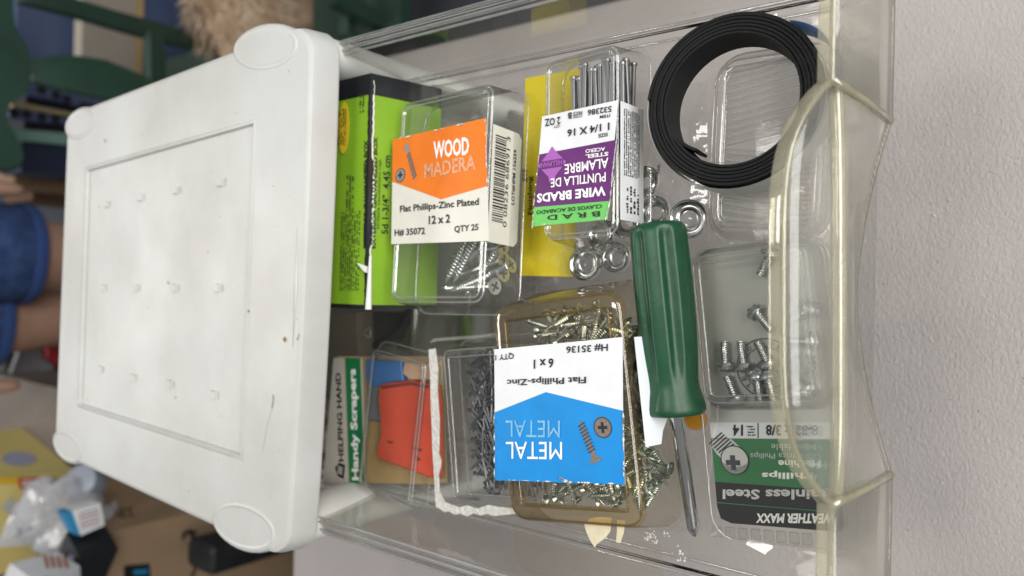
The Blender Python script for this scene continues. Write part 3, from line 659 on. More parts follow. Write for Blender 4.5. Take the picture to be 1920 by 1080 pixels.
T('1 1/4 X 16', (1145, 230), (1066, 258), BLK, .025, sl=-.17); T('SIZE', (1142, 249), (1124, 259), BLK, .02, sl=-.17)
T('532386', (1149, 199), (1104, 218), BLK, .02, sl=-.17); T('ITEM', (1146, 214), (1127, 223), BLK, .02, sl=-.17)
T('B', (1074, 211), (1067, 224), BLK, .03, sl=-.17); T('PRICE', (1094, 208), (1077, 217), BLK, .01, sl=-.17); T('CODE', (1094, 214), (1077, 223), BLK, .01, sl=-.17); T('2 OZ', (1053, 219), (1024, 238), BLK, .02, sl=-.17); T('QTY', (1052, 233), (1040, 241), BLK, .01, sl=-.17)
c = F.at(1037, 308); r_ = .0095; LIL = solid('lilac_print', (.34, .10, .40), .5)
plate(lab, F, 'printed_emblem', LIL, [(c.x - r_, c.y), (c.x - r_ * .25, c.y + r_ * .7), (c.x - r_ * .2, c.y + r_), (c.x + r_ * .2, c.y + r_), (c.x + r_ * .25, c.y + r_ * .7), (c.x + r_, c.y), (c.x + r_ * .25, c.y - r_ * .7), (c.x, c.y - r_), (c.x - r_ * .25, c.y - r_ * .7)], t=.0001, lift=.0010, px=False)
plate(lab, F, 'printed_band', PUR, [(c.x - r_ * .8, c.y - r_ * .22), (c.x + r_ * .8, c.y - r_ * .22), (c.x + r_ * .8, c.y + r_ * .22), (c.x - r_ * .8, c.y + r_ * .22)], t=.0001, lift=.0012, px=False)
text(lab, F, 'HILLMAN', LIL, (c.x - r_ * .75, c.y - r_ * .15), (c.x + r_ * .75, c.y + r_ * .15), .02, px=False, lift=.0014)
wear(lab, F, [(1013, 290), (1003, 389), (1001, 423), (1139, 410), (1147, 377), (1159, 262)], 2, 34); wear(lab, F, [(1147, 377), (1152, 320), (1159, 262)], 3, 20)
sy = F.at(1141, 414).y; sl_ = F.h
SF = F.side((-.0010, sy, -d + .002), (0, -1, 0), (0, 0, 1)); SW = d - .002
sl = plate(bp_, SF, 'side_label', WLAB, [(0, 0), (sl_, 0), (sl_, SW), (0, SW)], px=False, lift=.0004)
scribble(sl, SF, BLK, (sl_ * .38, .004), (sl_ * .95, SW - .002), 8, px=False, lift=.0007, dens=.9, seed=8)
scribble(sl, SF, BLK, (.004, .004), (sl_ * .30, SW - .004), 4, px=False, lift=.0007, seed=12)
nm = MB(); nm.lathe([(.00012, 0), (.0013, .003), (.0013, .0440), (.0017, .0446), (.0019, .0452), (.0017, .0462), (.0008, .0466)], 10); NM = nm.mesh('brad', [GREY], 40)
rn = random.Random(11); G = 'wire brads lined up in the clamshell'
y_hd = yb + .007
for k in range(36):
    lay = k // 12; x = .0011 + (k % 12) * .0028 + (lay % 2) * .0014 + rn.uniform(-.0003, .0003)
    hp = V((x + rn.uniform(-.0002, .0002), y_hd + rn.uniform(-.001, .0035) + (.002 if (k % 12) > 9 else 0), -.0042 - lay * .0050 - rn.uniform(0, .002)))
    o = bpy.data.objects.new('brad', NM); COL.objects.link(o); tail = hp + V((rn.uniform(-.002, .002), .046, rn.uniform(-.003, 0)))
    o.matrix_world = along(F.w2(tail), F.w2(hp)); props(o, 'grey steel wire brad standing in the row beside the purple label', 'nail', G)

# ------------------------------------------------------------------ cup washers in a printed bag
CH = solid('chrome_washer', (.66, .66, .65), .16, 1.0)
wm = MB().lathe([(.0032, .0005), (.0040, .0002), (.0050, .0016), (.0062, .0032), (.0070, .0036), (.0078, .0030), (.0082, .0016), (.0082, .0004), (.0076, .0004), (.0074, .0016), (.0068, .0024), (.0060, .0022), (.0046, .0004), (.0032, .0003), (.0032, .0005)], 28, caps=False).mesh('washer', [CH], 60)
WL = ('shiny cup washer lying on the yellow card under the clear hang tab', 'shiny cup washer between the yellow card and the green handle', 'shiny cup washer tucked against the butt of the green handle', 'shiny cup washer beside the green handle facing the ribbed pack', 'shiny cup washer under the black print on the clear bag', 'shiny cup washer below the lower corner of the purple labelled pack', 'cup washer seen through the clear end of the purple labelled pack')
for lb_, (px, py, z, s, tl) in zip(WL, ((1100, 495, .0078, .98, (.10, .0)), (1158, 484, .0025, .86, (.05, .1)), (1230, 399, .0025, .90, (.0, .06)), (1293, 411, .0090, 1.02, (.15, -.1)), (1212, 343, .0025, .88, (-.1, .25)), (1176, 418, .0025, .88, (.1, .1)), (1130, 440, .0078, .9, (-.1, 0)))):
    o = bpy.data.objects.new('washer', wm); COL.objects.link(o); o.matrix_world = M4.Translation(P(px, py, z)) @ M4.Rotation(tl[0], 4, 'X') @ M4.Rotation(tl[1], 4, 'Y') @ M4.Scale(s * 1.22, 4)
    props(o, lb_, 'washer', 'cup washers in the clear bag')
F = Frame.px((1085, 525, .0085), (1085, 190, .0085), (1325, 525, .0085)); w, h = F.w, F.h
bg_ = thing('washer_bag', 'clear printed plastic bag holding the cup washers', 'bag', F.m)
mb = bagsheet(0, 0, w, h, -.0015, .0022, 5, 20, 20); mb.v = [F.w2(p) for p in mb.v]; part('bag', mb, CLB, bg_, smooth=True)
text(bg_, F, 'Oxidos Made in Taiwan', BLK, (1204, 415), (1206, 312), .02, up=True, sl=-.12, lift=.0022); text(bg_, F, '568-', BLK, (1240, 327), (1236, 307), .02, up=True, sl=-.12, lift=.0022)

# ------------------------------------------------------------------ milky ribbed pack under the magnet roll
F = Frame.px((1276, 120, .010), (1480, 92, .010), (1326, 442, .010), (1482, 440, .010)); w, h = F.w, F.h
rp = thing('ribbed_pack', 'milky clear blister pack with ribbed face under the black roll', 'blister pack', F.m)
blister(rp, F, 0, 0, w, h, .0092, CLW, r=.012, fl=.002, rim=.005, br=.0004)
RB = clear('milky_rib', tint=(.95, .95, .94), edge=(.80, .80, .78), haze=.26, hcol=(.95, .94, .91), f0=.04, rough=.25)
TW = solid('tan_edge_rib', (.40, .33, .27), .7, var=.4, scale=900)
for k in range(22):
    y = .006 + (h - .012) * k / 21; xr = w * .80; dy_ = (.006 if k > 10 else -.006)
    part('rib', (lambda m_: (setattr(m_, 'v', [F.w2(p) for p in m_.v]), m_)[1])(MB().tube([(w * .10, min(h - .004, max(.004, y)), -.0024), (xr, min(h - .004, max(.004, y + dy_)), -.0024)], .0016, 8)), RB, rp, smooth=True)
for k in range(34):
    y = .005 + (h - .010) * k / 33; m_ = MB().tube([(w * .84, y - .0005, .0002), (w * .89, y + .0011, .0002)], .0008, 6); m_.v = [F.w2(p) for p in m_.v]; part('edge_rib', m_, TW, rp, smooth=True)  # short tan strokes standing for the pack's ribbed edge

# ------------------------------------------------------------------ magnet roll
ZR = .033
c = P(1370, 187, ZR); RM = M4.Translation(c) @ M4.Rotation(math.radians(6), 4, 'X') @ M4.Rotation(math.radians(2), 4, 'Y')
ro = .5 * (P(1371, 26, ZR) - P(1371, 346, ZR)).length; th = .00165; turns = 5.9; hgt = .0205
RUB = solid('black_magnet_rubber', (.010, .010, .011), .6, var=.4, scale=700, bump=.3, bscale=900)
[n_ for n_ in RUB.node_tree.nodes if n_.type == 'BSDF_PRINCIPLED'][0].inputs['Specular IOR Level'].default_value = .18
rt = thing('magnet_roll', 'thick black coil of flexible magnetic strip on the ribbed pack', 'tape roll', RM @ M4.Translation((0, 0, -hgt)))
mb = MB(); rings = []; nseg = int(turns * 56)
for i in range(nseg + 1):
    a_ = 2 * math.pi * i / 56 + math.radians(122); r0 = ro - turns * th + th * i / 56; r1 = r0 + th * (.93 if (i // 56) % 2 else .80)
    dz = .00025 * math.sin(a_ * 1.3 + i * .02); cs = V((math.cos(a_), math.sin(a_), 0))
    rings.append([RM @ (cs * r0 + V((0, 0, -hgt + dz))), RM @ (cs * r0 + V((0, 0, -.0002 + dz))), RM @ (cs * (r0 + .0002) + V((0, 0, dz))), RM @ (cs * (r1 - .0002) + V((0, 0, dz))), RM @ (cs * r1 + V((0, 0, -.0002 + dz))), RM @ (cs * r1 + V((0, 0, -hgt + dz)))])
mb.loft(rings, True, True, True); part('strip', mb, RUB, rt, smooth=35)
rings = []
for i in range(57):
    a_ = 2 * math.pi * i / 56; cs = V((math.cos(a_), math.sin(a_), 0)) * (ro + .0016)
    rings.append([RM @ (cs + V((0, 0, -hgt))), RM @ (cs + V((0, 0, -.0012)))])
part('liner', MB().loft(rings, False), solid('grey_liner', (.68, .68, .66), .35), rt, smooth=True)
rings = []
for i in range(13):
    a_ = math.radians(-60 + 50 * i / 12); a_ = math.radians(-88 + 52 * i / 12); cs = V((math.cos(a_), math.sin(a_), 0)) * (ro + .0022 + .0052 * math.sin(math.pi * i / 12))
    rings.append([RM @ (cs + V((0, 0, -hgt))), RM @ (cs + V((0, 0, -.0015)))])
part('liner_end', MB().loft(rings, False), solid('blue_liner', (.16, .36, .74), .35), rt, smooth=True, label='loose blue end of the liner')
# inner loose end
rings = []
for i in range(9):
    s = i / 8; a_ = math.radians(122 + 20 * s); r0 = ro - turns * th - .0004 - .0030 * s; cs = V((math.cos(a_), math.sin(a_), 0))
    rings.append([RM @ (cs * r0 + V((0, 0, -hgt))), RM @ (cs * r0 + V((0, 0, -.003 * s))), RM @ (cs * (r0 + .0014) + V((0, 0, -.003 * s))), RM @ (cs * (r0 + .0014) + V((0, 0, -hgt)))])
part('strip_end', MB().loft(rings, True, True, True), RUB, rt, smooth=35)

# ------------------------------------------------------------------ stainless screw pack (upside down, right)
F = Frame.px((1592, 1012, .005), (1343, 978, .005), (1562, 455, .005)); 
F = Frame.px((1585, 998, .005), (1345, 978, .005), (1556, 470, .005)); w, h = F.w, F.h
sp = pack('screw_pack', 'clear pack of stainless screws on a grey card with a green and black header', F)
CARD = solid('pale_grey_card', (.52, .51, .48), .5, var=.05, scale=40)
def L2(px, py): return tuple(F.at(px, py)[:2])
tl_, tr_, br_, bl_ = L2(1585, 998), L2(1345, 978), L2(1310, 468), L2(1556, 460)
card = plate(sp, F, 'card', CARD, [(1585, 985), (1575, 998), (1372, 981), (1352, 972), (1345, 950), (1312, 480), (1320, 468), (1550, 455), (1560, 462)], t=.0007)
DGR = solid('charcoal_print', (.016, .016, .018), .5); MGR = solid('mid_green_print', (.032, .165, .058), .5)
plate(card, F, 'black_panel', DGR, [(1584, 985), (1575, 997), (1372, 981), (1352, 972), (1345, 950), (1341, 903), (1577, 920)], t=.0001, lift=.0003)
plate(card, F, 'green_panel', MGR, [(1577, 920), (1341, 903), (1334, 822), (1572, 824)], t=.0001, lift=.0003)
plate(card, F, 'white_panel', WLAB, [(1572, 823), (1334, 821), (1331, 792), (1570, 792)], t=.0001, lift=.0003)
plate(card, F, 'green_rule', MGR, [(1582, 960), (1345, 941), (1345, 943), (1582, 962)], t=.0001, lift=.0005)
SIL = solid('silver_print', (.55, .55, .53), .4)
T2 = lambda s, bl, tr, m=WHT, b=.03, **k: text(card, F, s, m, bl, tr, b, lift=.0007, **k)
T2('WEATHER MAXX', (1568, 962), (1420, 981), WHT, .04, slant=.12); T2('Stainless Steel', (1570, 917), (1356, 937), SIL, .03)
T2('Phillips', (1525, 882), (1429, 898), WHT, .03); T2('Machine', (1540, 862), (1460, 876), WHT, .03); T2('Cilindrica Phillips', (1530, 846), (1408, 860), SIL, .0); T2('Inoxidable', (1530, 832), (1447, 844), SIL, .0)
T2('14', (1394, 796), (1375, 817), BLK, .03); T2('8-32 x 3/8', (1535, 796), (1437, 817), BLK, .03); scribble(card, F, BLK, (1416, 797), (1402, 818), 4, lift=.0006, seed=6)
plate(card, F, 'rule', BLK, [(1421, 793), (1423, 793), (1423, 821), (1421, 821)], t=.0001, lift=.0005)
plate(card, F, 'printed_shank', SIL, [(1336, 823), (1372, 823), (1397, 846), (1366, 872), (1344, 850), (1336, 838)], t=.0001, lift=.00055)
# printed screw picture
c = F.at(1379, 862); r_ = .0072
mb = MB()
for k in range(8):
    q = F.at(1374 - 4.4 * k, 851 - 4.2 * k); o2 = V((.0034, .0030, 0)); d2 = V((.00035, -.00035, 0))
    mb.add([(*(q - o2 - d2)[:2], .0007), (*(q + o2)[:2], .0007), (*(q + o2 + d2 * 1.6)[:2], .0007), (*(q - o2 + d2 * .6)[:2], .0007)], [(0, 1, 2, 3)])
mb.v = [F.w2(p) for p in mb.v]; part('printed_thread', mb, PDK, card)
plate(card, F, 'printed_screw_head', BLK, arcdisc(c.x, c.y, r_), t=.0001, lift=.0009, px=False); plate(card, F, 'printed_screw_head', SIL, arcdisc(c.x, c.y, r_ * .93), t=.0001, lift=.0011, px=False)
plate(card, F, 'printed_head_shade', PGR, [(c.x + r_ * .93 * math.cos(a_), c.y + r_ * .93 * math.sin(a_)) for a_ in [math.radians(20 + 160 * q / 12) for q in range(13)]] + [(c.x + r_ * .93 * math.cos(a_), c.y + r_ * .45 * math.sin(a_)) for a_ in [math.radians(180 - 160 * q / 12) for q in range(13)]], t=.0001, lift=.0013, px=False)
c2 = c + V((.0008, .0012, 0)); k = r_ * .5; j = r_ * .17
plate(card, F, 'printed_cross', PDK, [(c2.x - k, c2.y - j), (c2.x - j, c2.y - j), (c2.x - j, c2.y - k), (c2.x + j, c2.y - k), (c2.x + j, c2.y - j), (c2.x + k, c2.y - j), (c2.x + k, c2.y + j), (c2.x + j, c2.y + j), (c2.x + j, c2.y + k), (c2.x - j, c2.y + k), (c2.x - j, c2.y + j), (c2.x - k, c2.y + j)], t=.0001, lift=.0015, px=False)
# round stamp
c = F.at(1436, 690); r_ = .0145
mb = MB(); 
for ra, rb in ((r_, r_ * .955), (r_ * .72, r_ * .69)):
    mb.loft([[(*p, .0004) for p in arcdisc(c.x, c.y, ra, 40)], [(*p, .0004) for p in arcdisc(c.x, c.y, rb, 40)]], True)
for p, q in (((-.4, .1), (.1, .5)), ((.1, .5), (.45, .1)), ((-.25, -.4), (-.25, .1)), ((-.25, .1), (.15, .1)), ((-.05, -.35), (.3, -.05))):
    a, b = V((c.x + p[0] * r_, c.y + p[1] * r_, .0004)), V((c.x + q[0] * r_, c.y + q[1] * r_, .0004)); s = V((-(b - a).y, (b - a).x, 0)).normalized() * .0008; mb.add([a - s, b - s, b + s, a + s], [(0, 1, 2, 3)])
mb.v = [F.w2(p) for p in mb.v]; part('round_stamp', mb, PDK, card)
for k, ch in enumerate('WEATHER PROTECTION'):
    if ch == ' ': continue
    a_ = math.radians(250 - 19 * k); q = c + V((math.cos(a_), math.sin(a_), 0)) * r_ * .83; tn = V((math.sin(a_), -math.cos(a_), 0)); rd = V((math.cos(a_), math.sin(a_), 0))
    if tn.cross(rd).z < 0: tn = -tn
    CF = F.side((q.x, q.y, .0002), tn, rd); text(card, CF, ch, PDK, (-.0011, -.0012), (.0011, .0012), .02, px=False, lift=.0003)
x0_, x1_ = F.at(1556, 700).x, F.at(1330, 700).x; ya, yc = F.at(1440, 462).y, F.at(1440, 760).y
xa_, xb_ = sorted((F.at(1588, 760).x, F.at(1322, 760).x)); tab(sp, F, xa_, F.at(1440, 455).y - .001, xb_ + .001, F.at(1440, 1016).y, .0025, CLT, None, r=.012, name='front_sheet')
rg_ = rr(xa_, F.at(1440, 455).y - .001, xb_ + .001, F.at(1440, 1016).y, .012, .0025); part('sheet_edge', MB().tube([F.w2(p) for p in rg_ + rg_[:1]], .0005, 6, caps=False), CLN, sp, smooth=True)
BF = Frame(F.w2((0, 0, .0135)), F.ux, F.uy)
blister(sp, BF, min(x0_, x1_) - .0005, min(ya, yc), max(x0_, x1_), max(ya, yc) - .001, .0130, CL, r=.008, fl=.0012, rim=.005)
for k in range(8):
    q = F.at(1345 + 24 * k, 996 + 2.0 * k); m_ = MB().box((q.x - .0024, q.y - .0026, -.0005), (q.x + .0019, q.y + .0026, .0018)); m_.v = [F.w2(p) for p in m_.v]; part('snap_rib', m_, CL, sp)
ms = screw_meshes(.0105, .0048, .0098, 'pan', .0011, STEEL, tip=False, n=10); G = 'stainless machine screws loose in the pack'
for p0, p1, zl in (((1357, 640), (1360, 690), .004), ((1388, 640), (1394, 690), .004), ((1420, 640), (1440, 683), .004), ((1362, 705), (1378, 745), .005), ((1424, 752), (1418, 708), .007), ((1450, 752), (1440, 712), .007), ((1424, 516), (1442, 480), .004),
                   ((1475, 640), (1500, 640), .004), ((1470, 665), (1505, 662), .006), ((1475, 700), (1500, 720), .005), ((1480, 600), (1500, 590), .004), ((1465, 745), (1500, 738), .006), ((1520, 700), (1500, 660), .009), ((1447, 620), (1436, 607), .004)):
    a, b = F.w2(F.at(*p0, zl)), F.w2(F.at(*p1, zl)); put_screw(ms, a, b - a, 'stainless pan head screw lying alone at the end of its pack' if p0 == (1424, 516) else 'small stainless pan head screw in the cluster on the grey card', G)

# ------------------------------------------------------------------ nail tray with torn white card
F = Frame.px((815, 645, .024), (1010, 628, .024), (836, 948, .024)); w, h = F.w, F.h
NB = pack('nail_pack', 'torn clear box of dark nails with a white card edge', F)
blister(NB, F, .004, .002, w, h - .003, .0225, CLA if False else CL, r=.006, fl=.003, rim=.006, dip=.003)
TP = solid('torn_white_card', (.66, .65, .61), .85, col2=(.50, .48, .43), scale=350, bump=1.0, bscale=450)
plate(NB, F, 'torn_card', TP, [(808, 655), (820, 653), (825, 690), (824, 730), (828, 790), (827, 850), (831, 862), (830, 875), (826, 890), (828, 920), (838, 940), (850, 944), (866, 950), (880, 946), (900, 952), (920, 945), (934, 948), (970, 952), (970, 962), (930, 966), (918, 962), (905, 965), (893, 961), (880, 967), (868, 961), (858, 964), (846, 957), (838, 959), (829, 952), (822, 950), (820, 925), (819, 900), (817, 870), (815, 840), (814, 800), (812, 760), (811, 710)], t=.0008, lift=.0022)
mb = MB().tube([F.at(808, 641), F.at(815, 637), F.at(860, 634), F.at(900, 631), F.at(935, 626)], .0012, 8); mb.v = [F.w2(p) for p in mb.v]; part('rim', mb, CLW, NB, smooth=True)
nm = MB().lathe([(.0001, 0), (.0008, .002), (.0008, .0210), (.0014, .0212), (.0014, .0218)], 7); nv_, nf_ = list(nm.v), list(nm.f); NM2 = nm.mesh('nail', [NGR], 40); rn = random.Random(21)
q0, q1 = F.at(866, 662), F.at(944, 918)
for k in range(300):
    z = -.0205 + .0155 * (k / 300); ang = rn.gauss(math.pi / 2, .55) if rn.random() < .75 else rn.uniform(0, 6.3)
    p = V((rn.uniform(q0.x + .002, q1.x), rn.uniform(q1.y + .003, q0.y - .003), z)); dv = V((math.cos(ang), math.sin(ang), rn.uniform(-.12, .12))) * .0105
    dv *= rn.choice((-1, 1)); a, b = p - dv, p + dv
    if min(a.y, b.y) < .004 or max(a.y, b.y) > h - .005 or min(a.x, b.x) < .009: continue
    p_ = p; o = bpy.data.objects.new('nail', NM2); COL.objects.link(o); o.matrix_world = along(F.w2(a), F.w2(b)); props(o, 'thin dark wire nail heaped in the torn clear box', 'nail', 'nails heaped in the torn clear box')

bulk = MB(); rn = random.Random(22)
while len(bulk.v) < 420 * len(nv_):
    ang = rn.gauss(math.pi / 2, .7); p = V((rn.uniform(q0.x - .004, q1.x + .03), rn.uniform(q1.y, q0.y), rn.uniform(-.0212, -.0125))); dv = V((math.cos(ang), math.sin(ang), rn.uniform(-.1, .1))) * .0105 * rn.choice((-1, 1)); a, b = p - dv, p + dv
    if min(a.y, b.y) < .004 or max(a.y, b.y) > h - .005 or min(a.x, b.x) < .008 or max(a.x, b.x) > w - .004: continue
    m_ = along(F.w2(a), F.w2(b)); bulk.add([m_ @ v for v in nv_], nf_)
props(part('nail_heap', bulk, NGR, smooth=40), 'dense heap of dark wire nails at the bottom of the torn clear box', 'nails', kind='stuff')
# ------------------------------------------------------------------ Handy Scrapers pack
F = Frame.px((609, 908, .004), (633, 668, .004), (822, 915, .004)); w, h = F.w, F.h
hp_ = thing('scraper_pack', 'scraper pack on a tan card with a green title strip', 'card pack', F.m)
TAN = solid('tan_card', (.36, .27, .15), .5, var=.25, scale=25); TAU = solid('taupe_print', (.46, .43, .37), .45, var=.05); DKG = solid('deep_green_print', (.010, .17, .055), .4)
crd = plate(hp_, F, 'card', TAN, [(609, 908), (633, 668), (830, 668), (838, 905)], t=.0006)
plate(crd, F, 'title_panel', TAU, [(606, 910), (626, 671), (646, 671), (654, 910)], t=.0001, lift=.0003); plate(crd, F, 'title_strip', DKG, [(656, 910), (648, 671), (676, 672), (684, 912)], t=.0001, lift=.0003)
plate(crd, F, 'strip_edge', TAU, [(684, 912), (676, 672), (680, 672), (688, 912)], t=.0001, lift=.0003)
text(crd, F, 'HELPING HAND', BLK, (646, 865), (630, 698), .03, up=True, sl=.036, lift=.0006); text(crd, F, 'Handy Scrapers', WHT, (678, 900), (655, 690), .04, up=True, sl=.03, lift=.0006)
c = F.at(638, 881); r_ = .0052
plate(crd, F, 'printed_emblem', BLK, [(c.x - r_, c.y - r_), (c.x + r_, c.y - r_), (c.x + r_, c.y + r_ * .25), (c.x, c.y + r_ * 1.05), (c.x - r_, c.y + r_ * .25)], t=.0001, lift=.0005, px=False)
for k in range(4): plate(crd, F, 'printed_finger', TAU, [(c.x - .0028 + .0015 * k, c.y - .0032), (c.x - .0018 + .0015 * k, c.y - .0032), (c.x - .0018 + .0015 * k, c.y + .002), (c.x - .0028 + .0015 * k, c.y + .002)], t=.0001, lift=.0007, px=False)
def pxprism(F, pts, z0, z1, bev=.06): m_ = MB().prism([tuple(F.at(x, y, z1)[:2]) for x, y in pts], z0, z1, 0, bev); m_.v = [F.w2(p) for p in m_.v]; return m_
part('printed_board', pxprism(F, [(687, 790), (687, 905), (815, 908), (812, 790)], .0002, .0010, 0), solid('light_brown_board', (.42, .28, .12), .5, var=.2, scale=60), hp_)
RED = solid('red_plastic', (.62, .085, .045), .42, var=.22, scale=30)
single('scraper', pxprism(F, [(710, 722), (730, 718), (770, 714), (812, 722), (818, 760), (819, 896), (806, 897), (760, 880), (706, 860), (705, 842), (713, 820), (712, 780), (708, 750)], .0025, .0085, .05), RED, 'scuffed red plastic scraper inside the tan card pack', 'scraper')
rs_ = bpy.data.objects['scraper']
for pts in ([(724, 826), (738, 828), (735, 832), (728, 831)], [(770, 838), (792, 842), (790, 847), (776, 842)], [(782, 856), (790, 862), (781, 866)], [(712, 724), (770, 716), (810, 724), (808, 730), (770, 722), (716, 730)]):
    part('scuff_mark', pxprism(F, pts, .0084, .0087, 0), solid('dark_red_scuff_and_edge', (.16, .03, .025), .6), rs_)  # dark scuff nicks, plus a darker strip along the top edge
single('scraper', pxprism(F, [(686, 674), (752, 678), (756, 714), (738, 716), (700, 726), (686, 714)], .0012, .0040, .05), solid('blue_plastic', (.05, .16, .40), .4), 'blue scraper corner behind the red scraper in the tan card pack', 'scraper')
single('scraper', pxprism(F, [(690, 722), (712, 716), (712, 790), (690, 786)], .0012, .0030, .05), solid('grey_blue_plastic', (.16, .17, .17), .4), 'grey scraper edge beside the red scraper in the tan card pack', 'scraper')
single('pack_insert', pxprism(F, [(757, 680), (808, 682), (812, 712), (768, 712), (754, 700)], .0012, .0050, .06), solid('peach_plastic', (.55, .36, .25), .5, var=.2), 'peach plastic piece behind the red scraper in the tan card pack', 'insert')
BF = Frame(F.w2((0, 0, .0115)), F.ux, F.uy); a, b = F.at(690, 905), F.at(824, 676)
blister(hp_, BF, a.x, b.y, b.x, a.y, .0112, CL, r=.006, fl=.002, rim=.004)

# ------------------------------------------------------------------ METAL pack (upside down, aged)
F = Frame.px((1172, 908, .050), (930, 900, .050), (1168, 632, .050), (928, 655, .050)); w, h = F.w, F.h; d = .032
mp = pack('screw_pack', 'yellowed clamshell of metal screws with a blue and white label', F)
yb, yt = F.at(1045, 556).y, F.at(1050, 985).y; xl, xr_ = F.at(1172, 760).x - .004, w + .0005
blister(mp, F, xl, yb, xr_, yt, d, CLA, r=.010, fl=.0030, rim=.0085, dip=.0028, draft=.0055, bead=AMB, br=.0006, rimmat=CLR)
tab(mp, F, xl - .004, yt - .002, xr_ + .003, yt + .028, -.006, CLA, (xl + .024, yt + .006, xl + .058, yt + .013), r=.010)
tab(mp, F, xl - .004, yb - .002, xr_ + .003, yt + .003, -d + .0005, CLA, None, r=.010, name='back_sheet')
lab = plate(mp, F, 'label', WLAB, [(1168, 632), (1169, 760), (1173, 908), (930, 900), (928, 655)], lift=.0006)
BLU = solid('blue_print', (.0, .235, .62), .5, var=.14, scale=45, bump=.35, bscale=70)
plate(lab, F, 'blue_panel', BLU, [(1170, 770), (1173, 908), (930, 900), (929, 773), (1025, 735)], t=.0001, lift=.0008)
T = lambda s, bl, tr, m=WHT, b=.03, **k: text(lab, F, s, m, bl, tr, b, lift=.0011, **k)
T('H# 35136', (1142, 643), (1064, 663), BLK, .02, sl=-.065); T('QTY 1', (966, 660), (931, 676), BLK, .02, sl=-.1); T('6 x 1', (1040, 671), (1003, 692), BLK, .025, sl=-.08)
T('Flat Phillips-Zinc', (1101, 702), (953, 724), BLK, .02, sl=-.04); T('METAL', (1052, 788), (950, 820), solid('pale_blue_print', (.22, .50, .76), .5, var=.35, scale=500), 0); T('METAL', (1056, 828), (951, 861), WHT, 0)
printed_screw(lab, F, (1089, 787), (1120, 866), (1132, 801), .0052, solid('printed_bronze', (.22, .18, .16), .5, var=.4, scale=900), PDK, .0036)
wear(lab, F, [(1171, 775), (1172, 906), (930, 898), (930, 775)], 4, 40); wear(lab, F, [(1050, 895), (1070, 903)], 5, 12)
SF = F.side((xl - .0020 - .30 * .0245, F.at(1172, 840).y, -.0245), (0, -1, 0), (.30, 0, 1)); sl_ = F.at(1172, 840).y - F.at(1168, 634).y
plate(mp, SF, 'side_label', solid('bluish_white_label', (.74, .77, .80), .5), [(0, .012), (.006, .010), (.014, .004), (.020, .002), (.030, 0), (sl_, 0), (sl_, .0225), (0, .0225)], px=False, lift=.0004)
for p in ([(1088, 985), (1100, 975), (1118, 972), (1140, 974), (1137, 1000), (1128, 1012), (1112, 1024), (1108, 1030), (1100, 1018), (1092, 1000)], [(1150, 978), (1166, 980), (1162, 1004), (1156, 1022), (1148, 1020), (1150, 1000)]):
    plate(mp, F, 'glue_residue', solid('cream_residue', (.62, .55, .38), .6, var=.15, scale=200), p, t=.0004, lift=-.0035)
ms = screw_meshes(.0255, .0036, .0068, 'flat', .0013, BRASSY, n=8); ms2 = screw_meshes(.0255, .0036, .0068, 'flat', .0013, GRNZ, n=8)
G = 'metal screws heaped in the yellowed clamshell'; LB = 'small zinc screw heaped in the yellowed clamshell with the blue label'
for p0, p1, zl in (((1007, 628), (1100, 620), -.020), ((1015, 595), (1122, 572), -.024), ((1022, 620), (1056, 600), -.016), ((1050, 612), (1125, 598), -.018), ((1125, 575), (1112, 632), -.017), ((1040, 588), (1115, 578), -.022)):
    a, b = F.w2(F.at(*p0, zl)), F.w2(F.at(*p1, zl)); put_screw(ms, a, b - a, LB, G)
rn = random.Random(31)
for k in range(64):
    z = -d + .003 + .013 * (k / 64); x = xl + .0045 + abs(rn.gauss(0, .018)); y = rn.uniform(yb + .016, F.at(1100, 935).y)
    if y < yb + .03 and x > .035: continue
    a_ = rn.uniform(0, 6.28); dv = V((math.cos(a_) * .7, math.sin(a_), rn.uniform(-.2, .2))).normalized() * .0128; c = V((min(max(x, xl + .004 + abs(dv.x)), xr_ - .016), min(max(y, yb + .006 + abs(dv.y)), yt - .008 - abs(dv.y)), z))
    put_screw(ms2 if rn.random() < .6 else ms, F.w2(c - dv), F.m.to_3x3() @ dv, LB, G)

rn = random.Random(18)
for k in range(34):
    c = F.at(rn.uniform(1015, 1150), rn.uniform(578, 636), rn.uniform(-.028, -.019)) if k < 18 else F.at(rn.uniform(1040, 1165), rn.uniform(905, 936), rn.uniform(-.028, -.018)); a_ = rn.gauss(0, .6) if k < 18 else rn.uniform(0, 6.28); dv = V((math.cos(a_), math.sin(a_), rn.uniform(-.15, .15))).normalized() * .0128 * rn.choice((-1, 1))
    c.y = min(max(c.y, yb + .005 + abs(dv.y)), yt - .006 - abs(dv.y)); put_screw(ms2 if k % 2 else ms, F.w2(c - dv), F.m.to_3x3() @ dv, LB, G)
rn = random.Random(17)
for k in range(26):
    cx_, cy_ = (rn.uniform(1192, 1222), rn.uniform(572, 640)) if k < 8 else (rn.uniform(1192, 1226), rn.uniform(800, 935)); zl = rn.uniform(-.029, -.020); c = F.at(cx_, cy_, zl)
    a_ = rn.uniform(0, 6.28); dv = V((math.cos(a_) * .35, math.sin(a_), rn.uniform(-.25, .25))).normalized() * .0128; c.x = max(c.x, xl - .004 + abs(dv.x) * .6)
    put_screw(ms2, F.w2(c - dv), F.m.to_3x3() @ dv, LB, G)
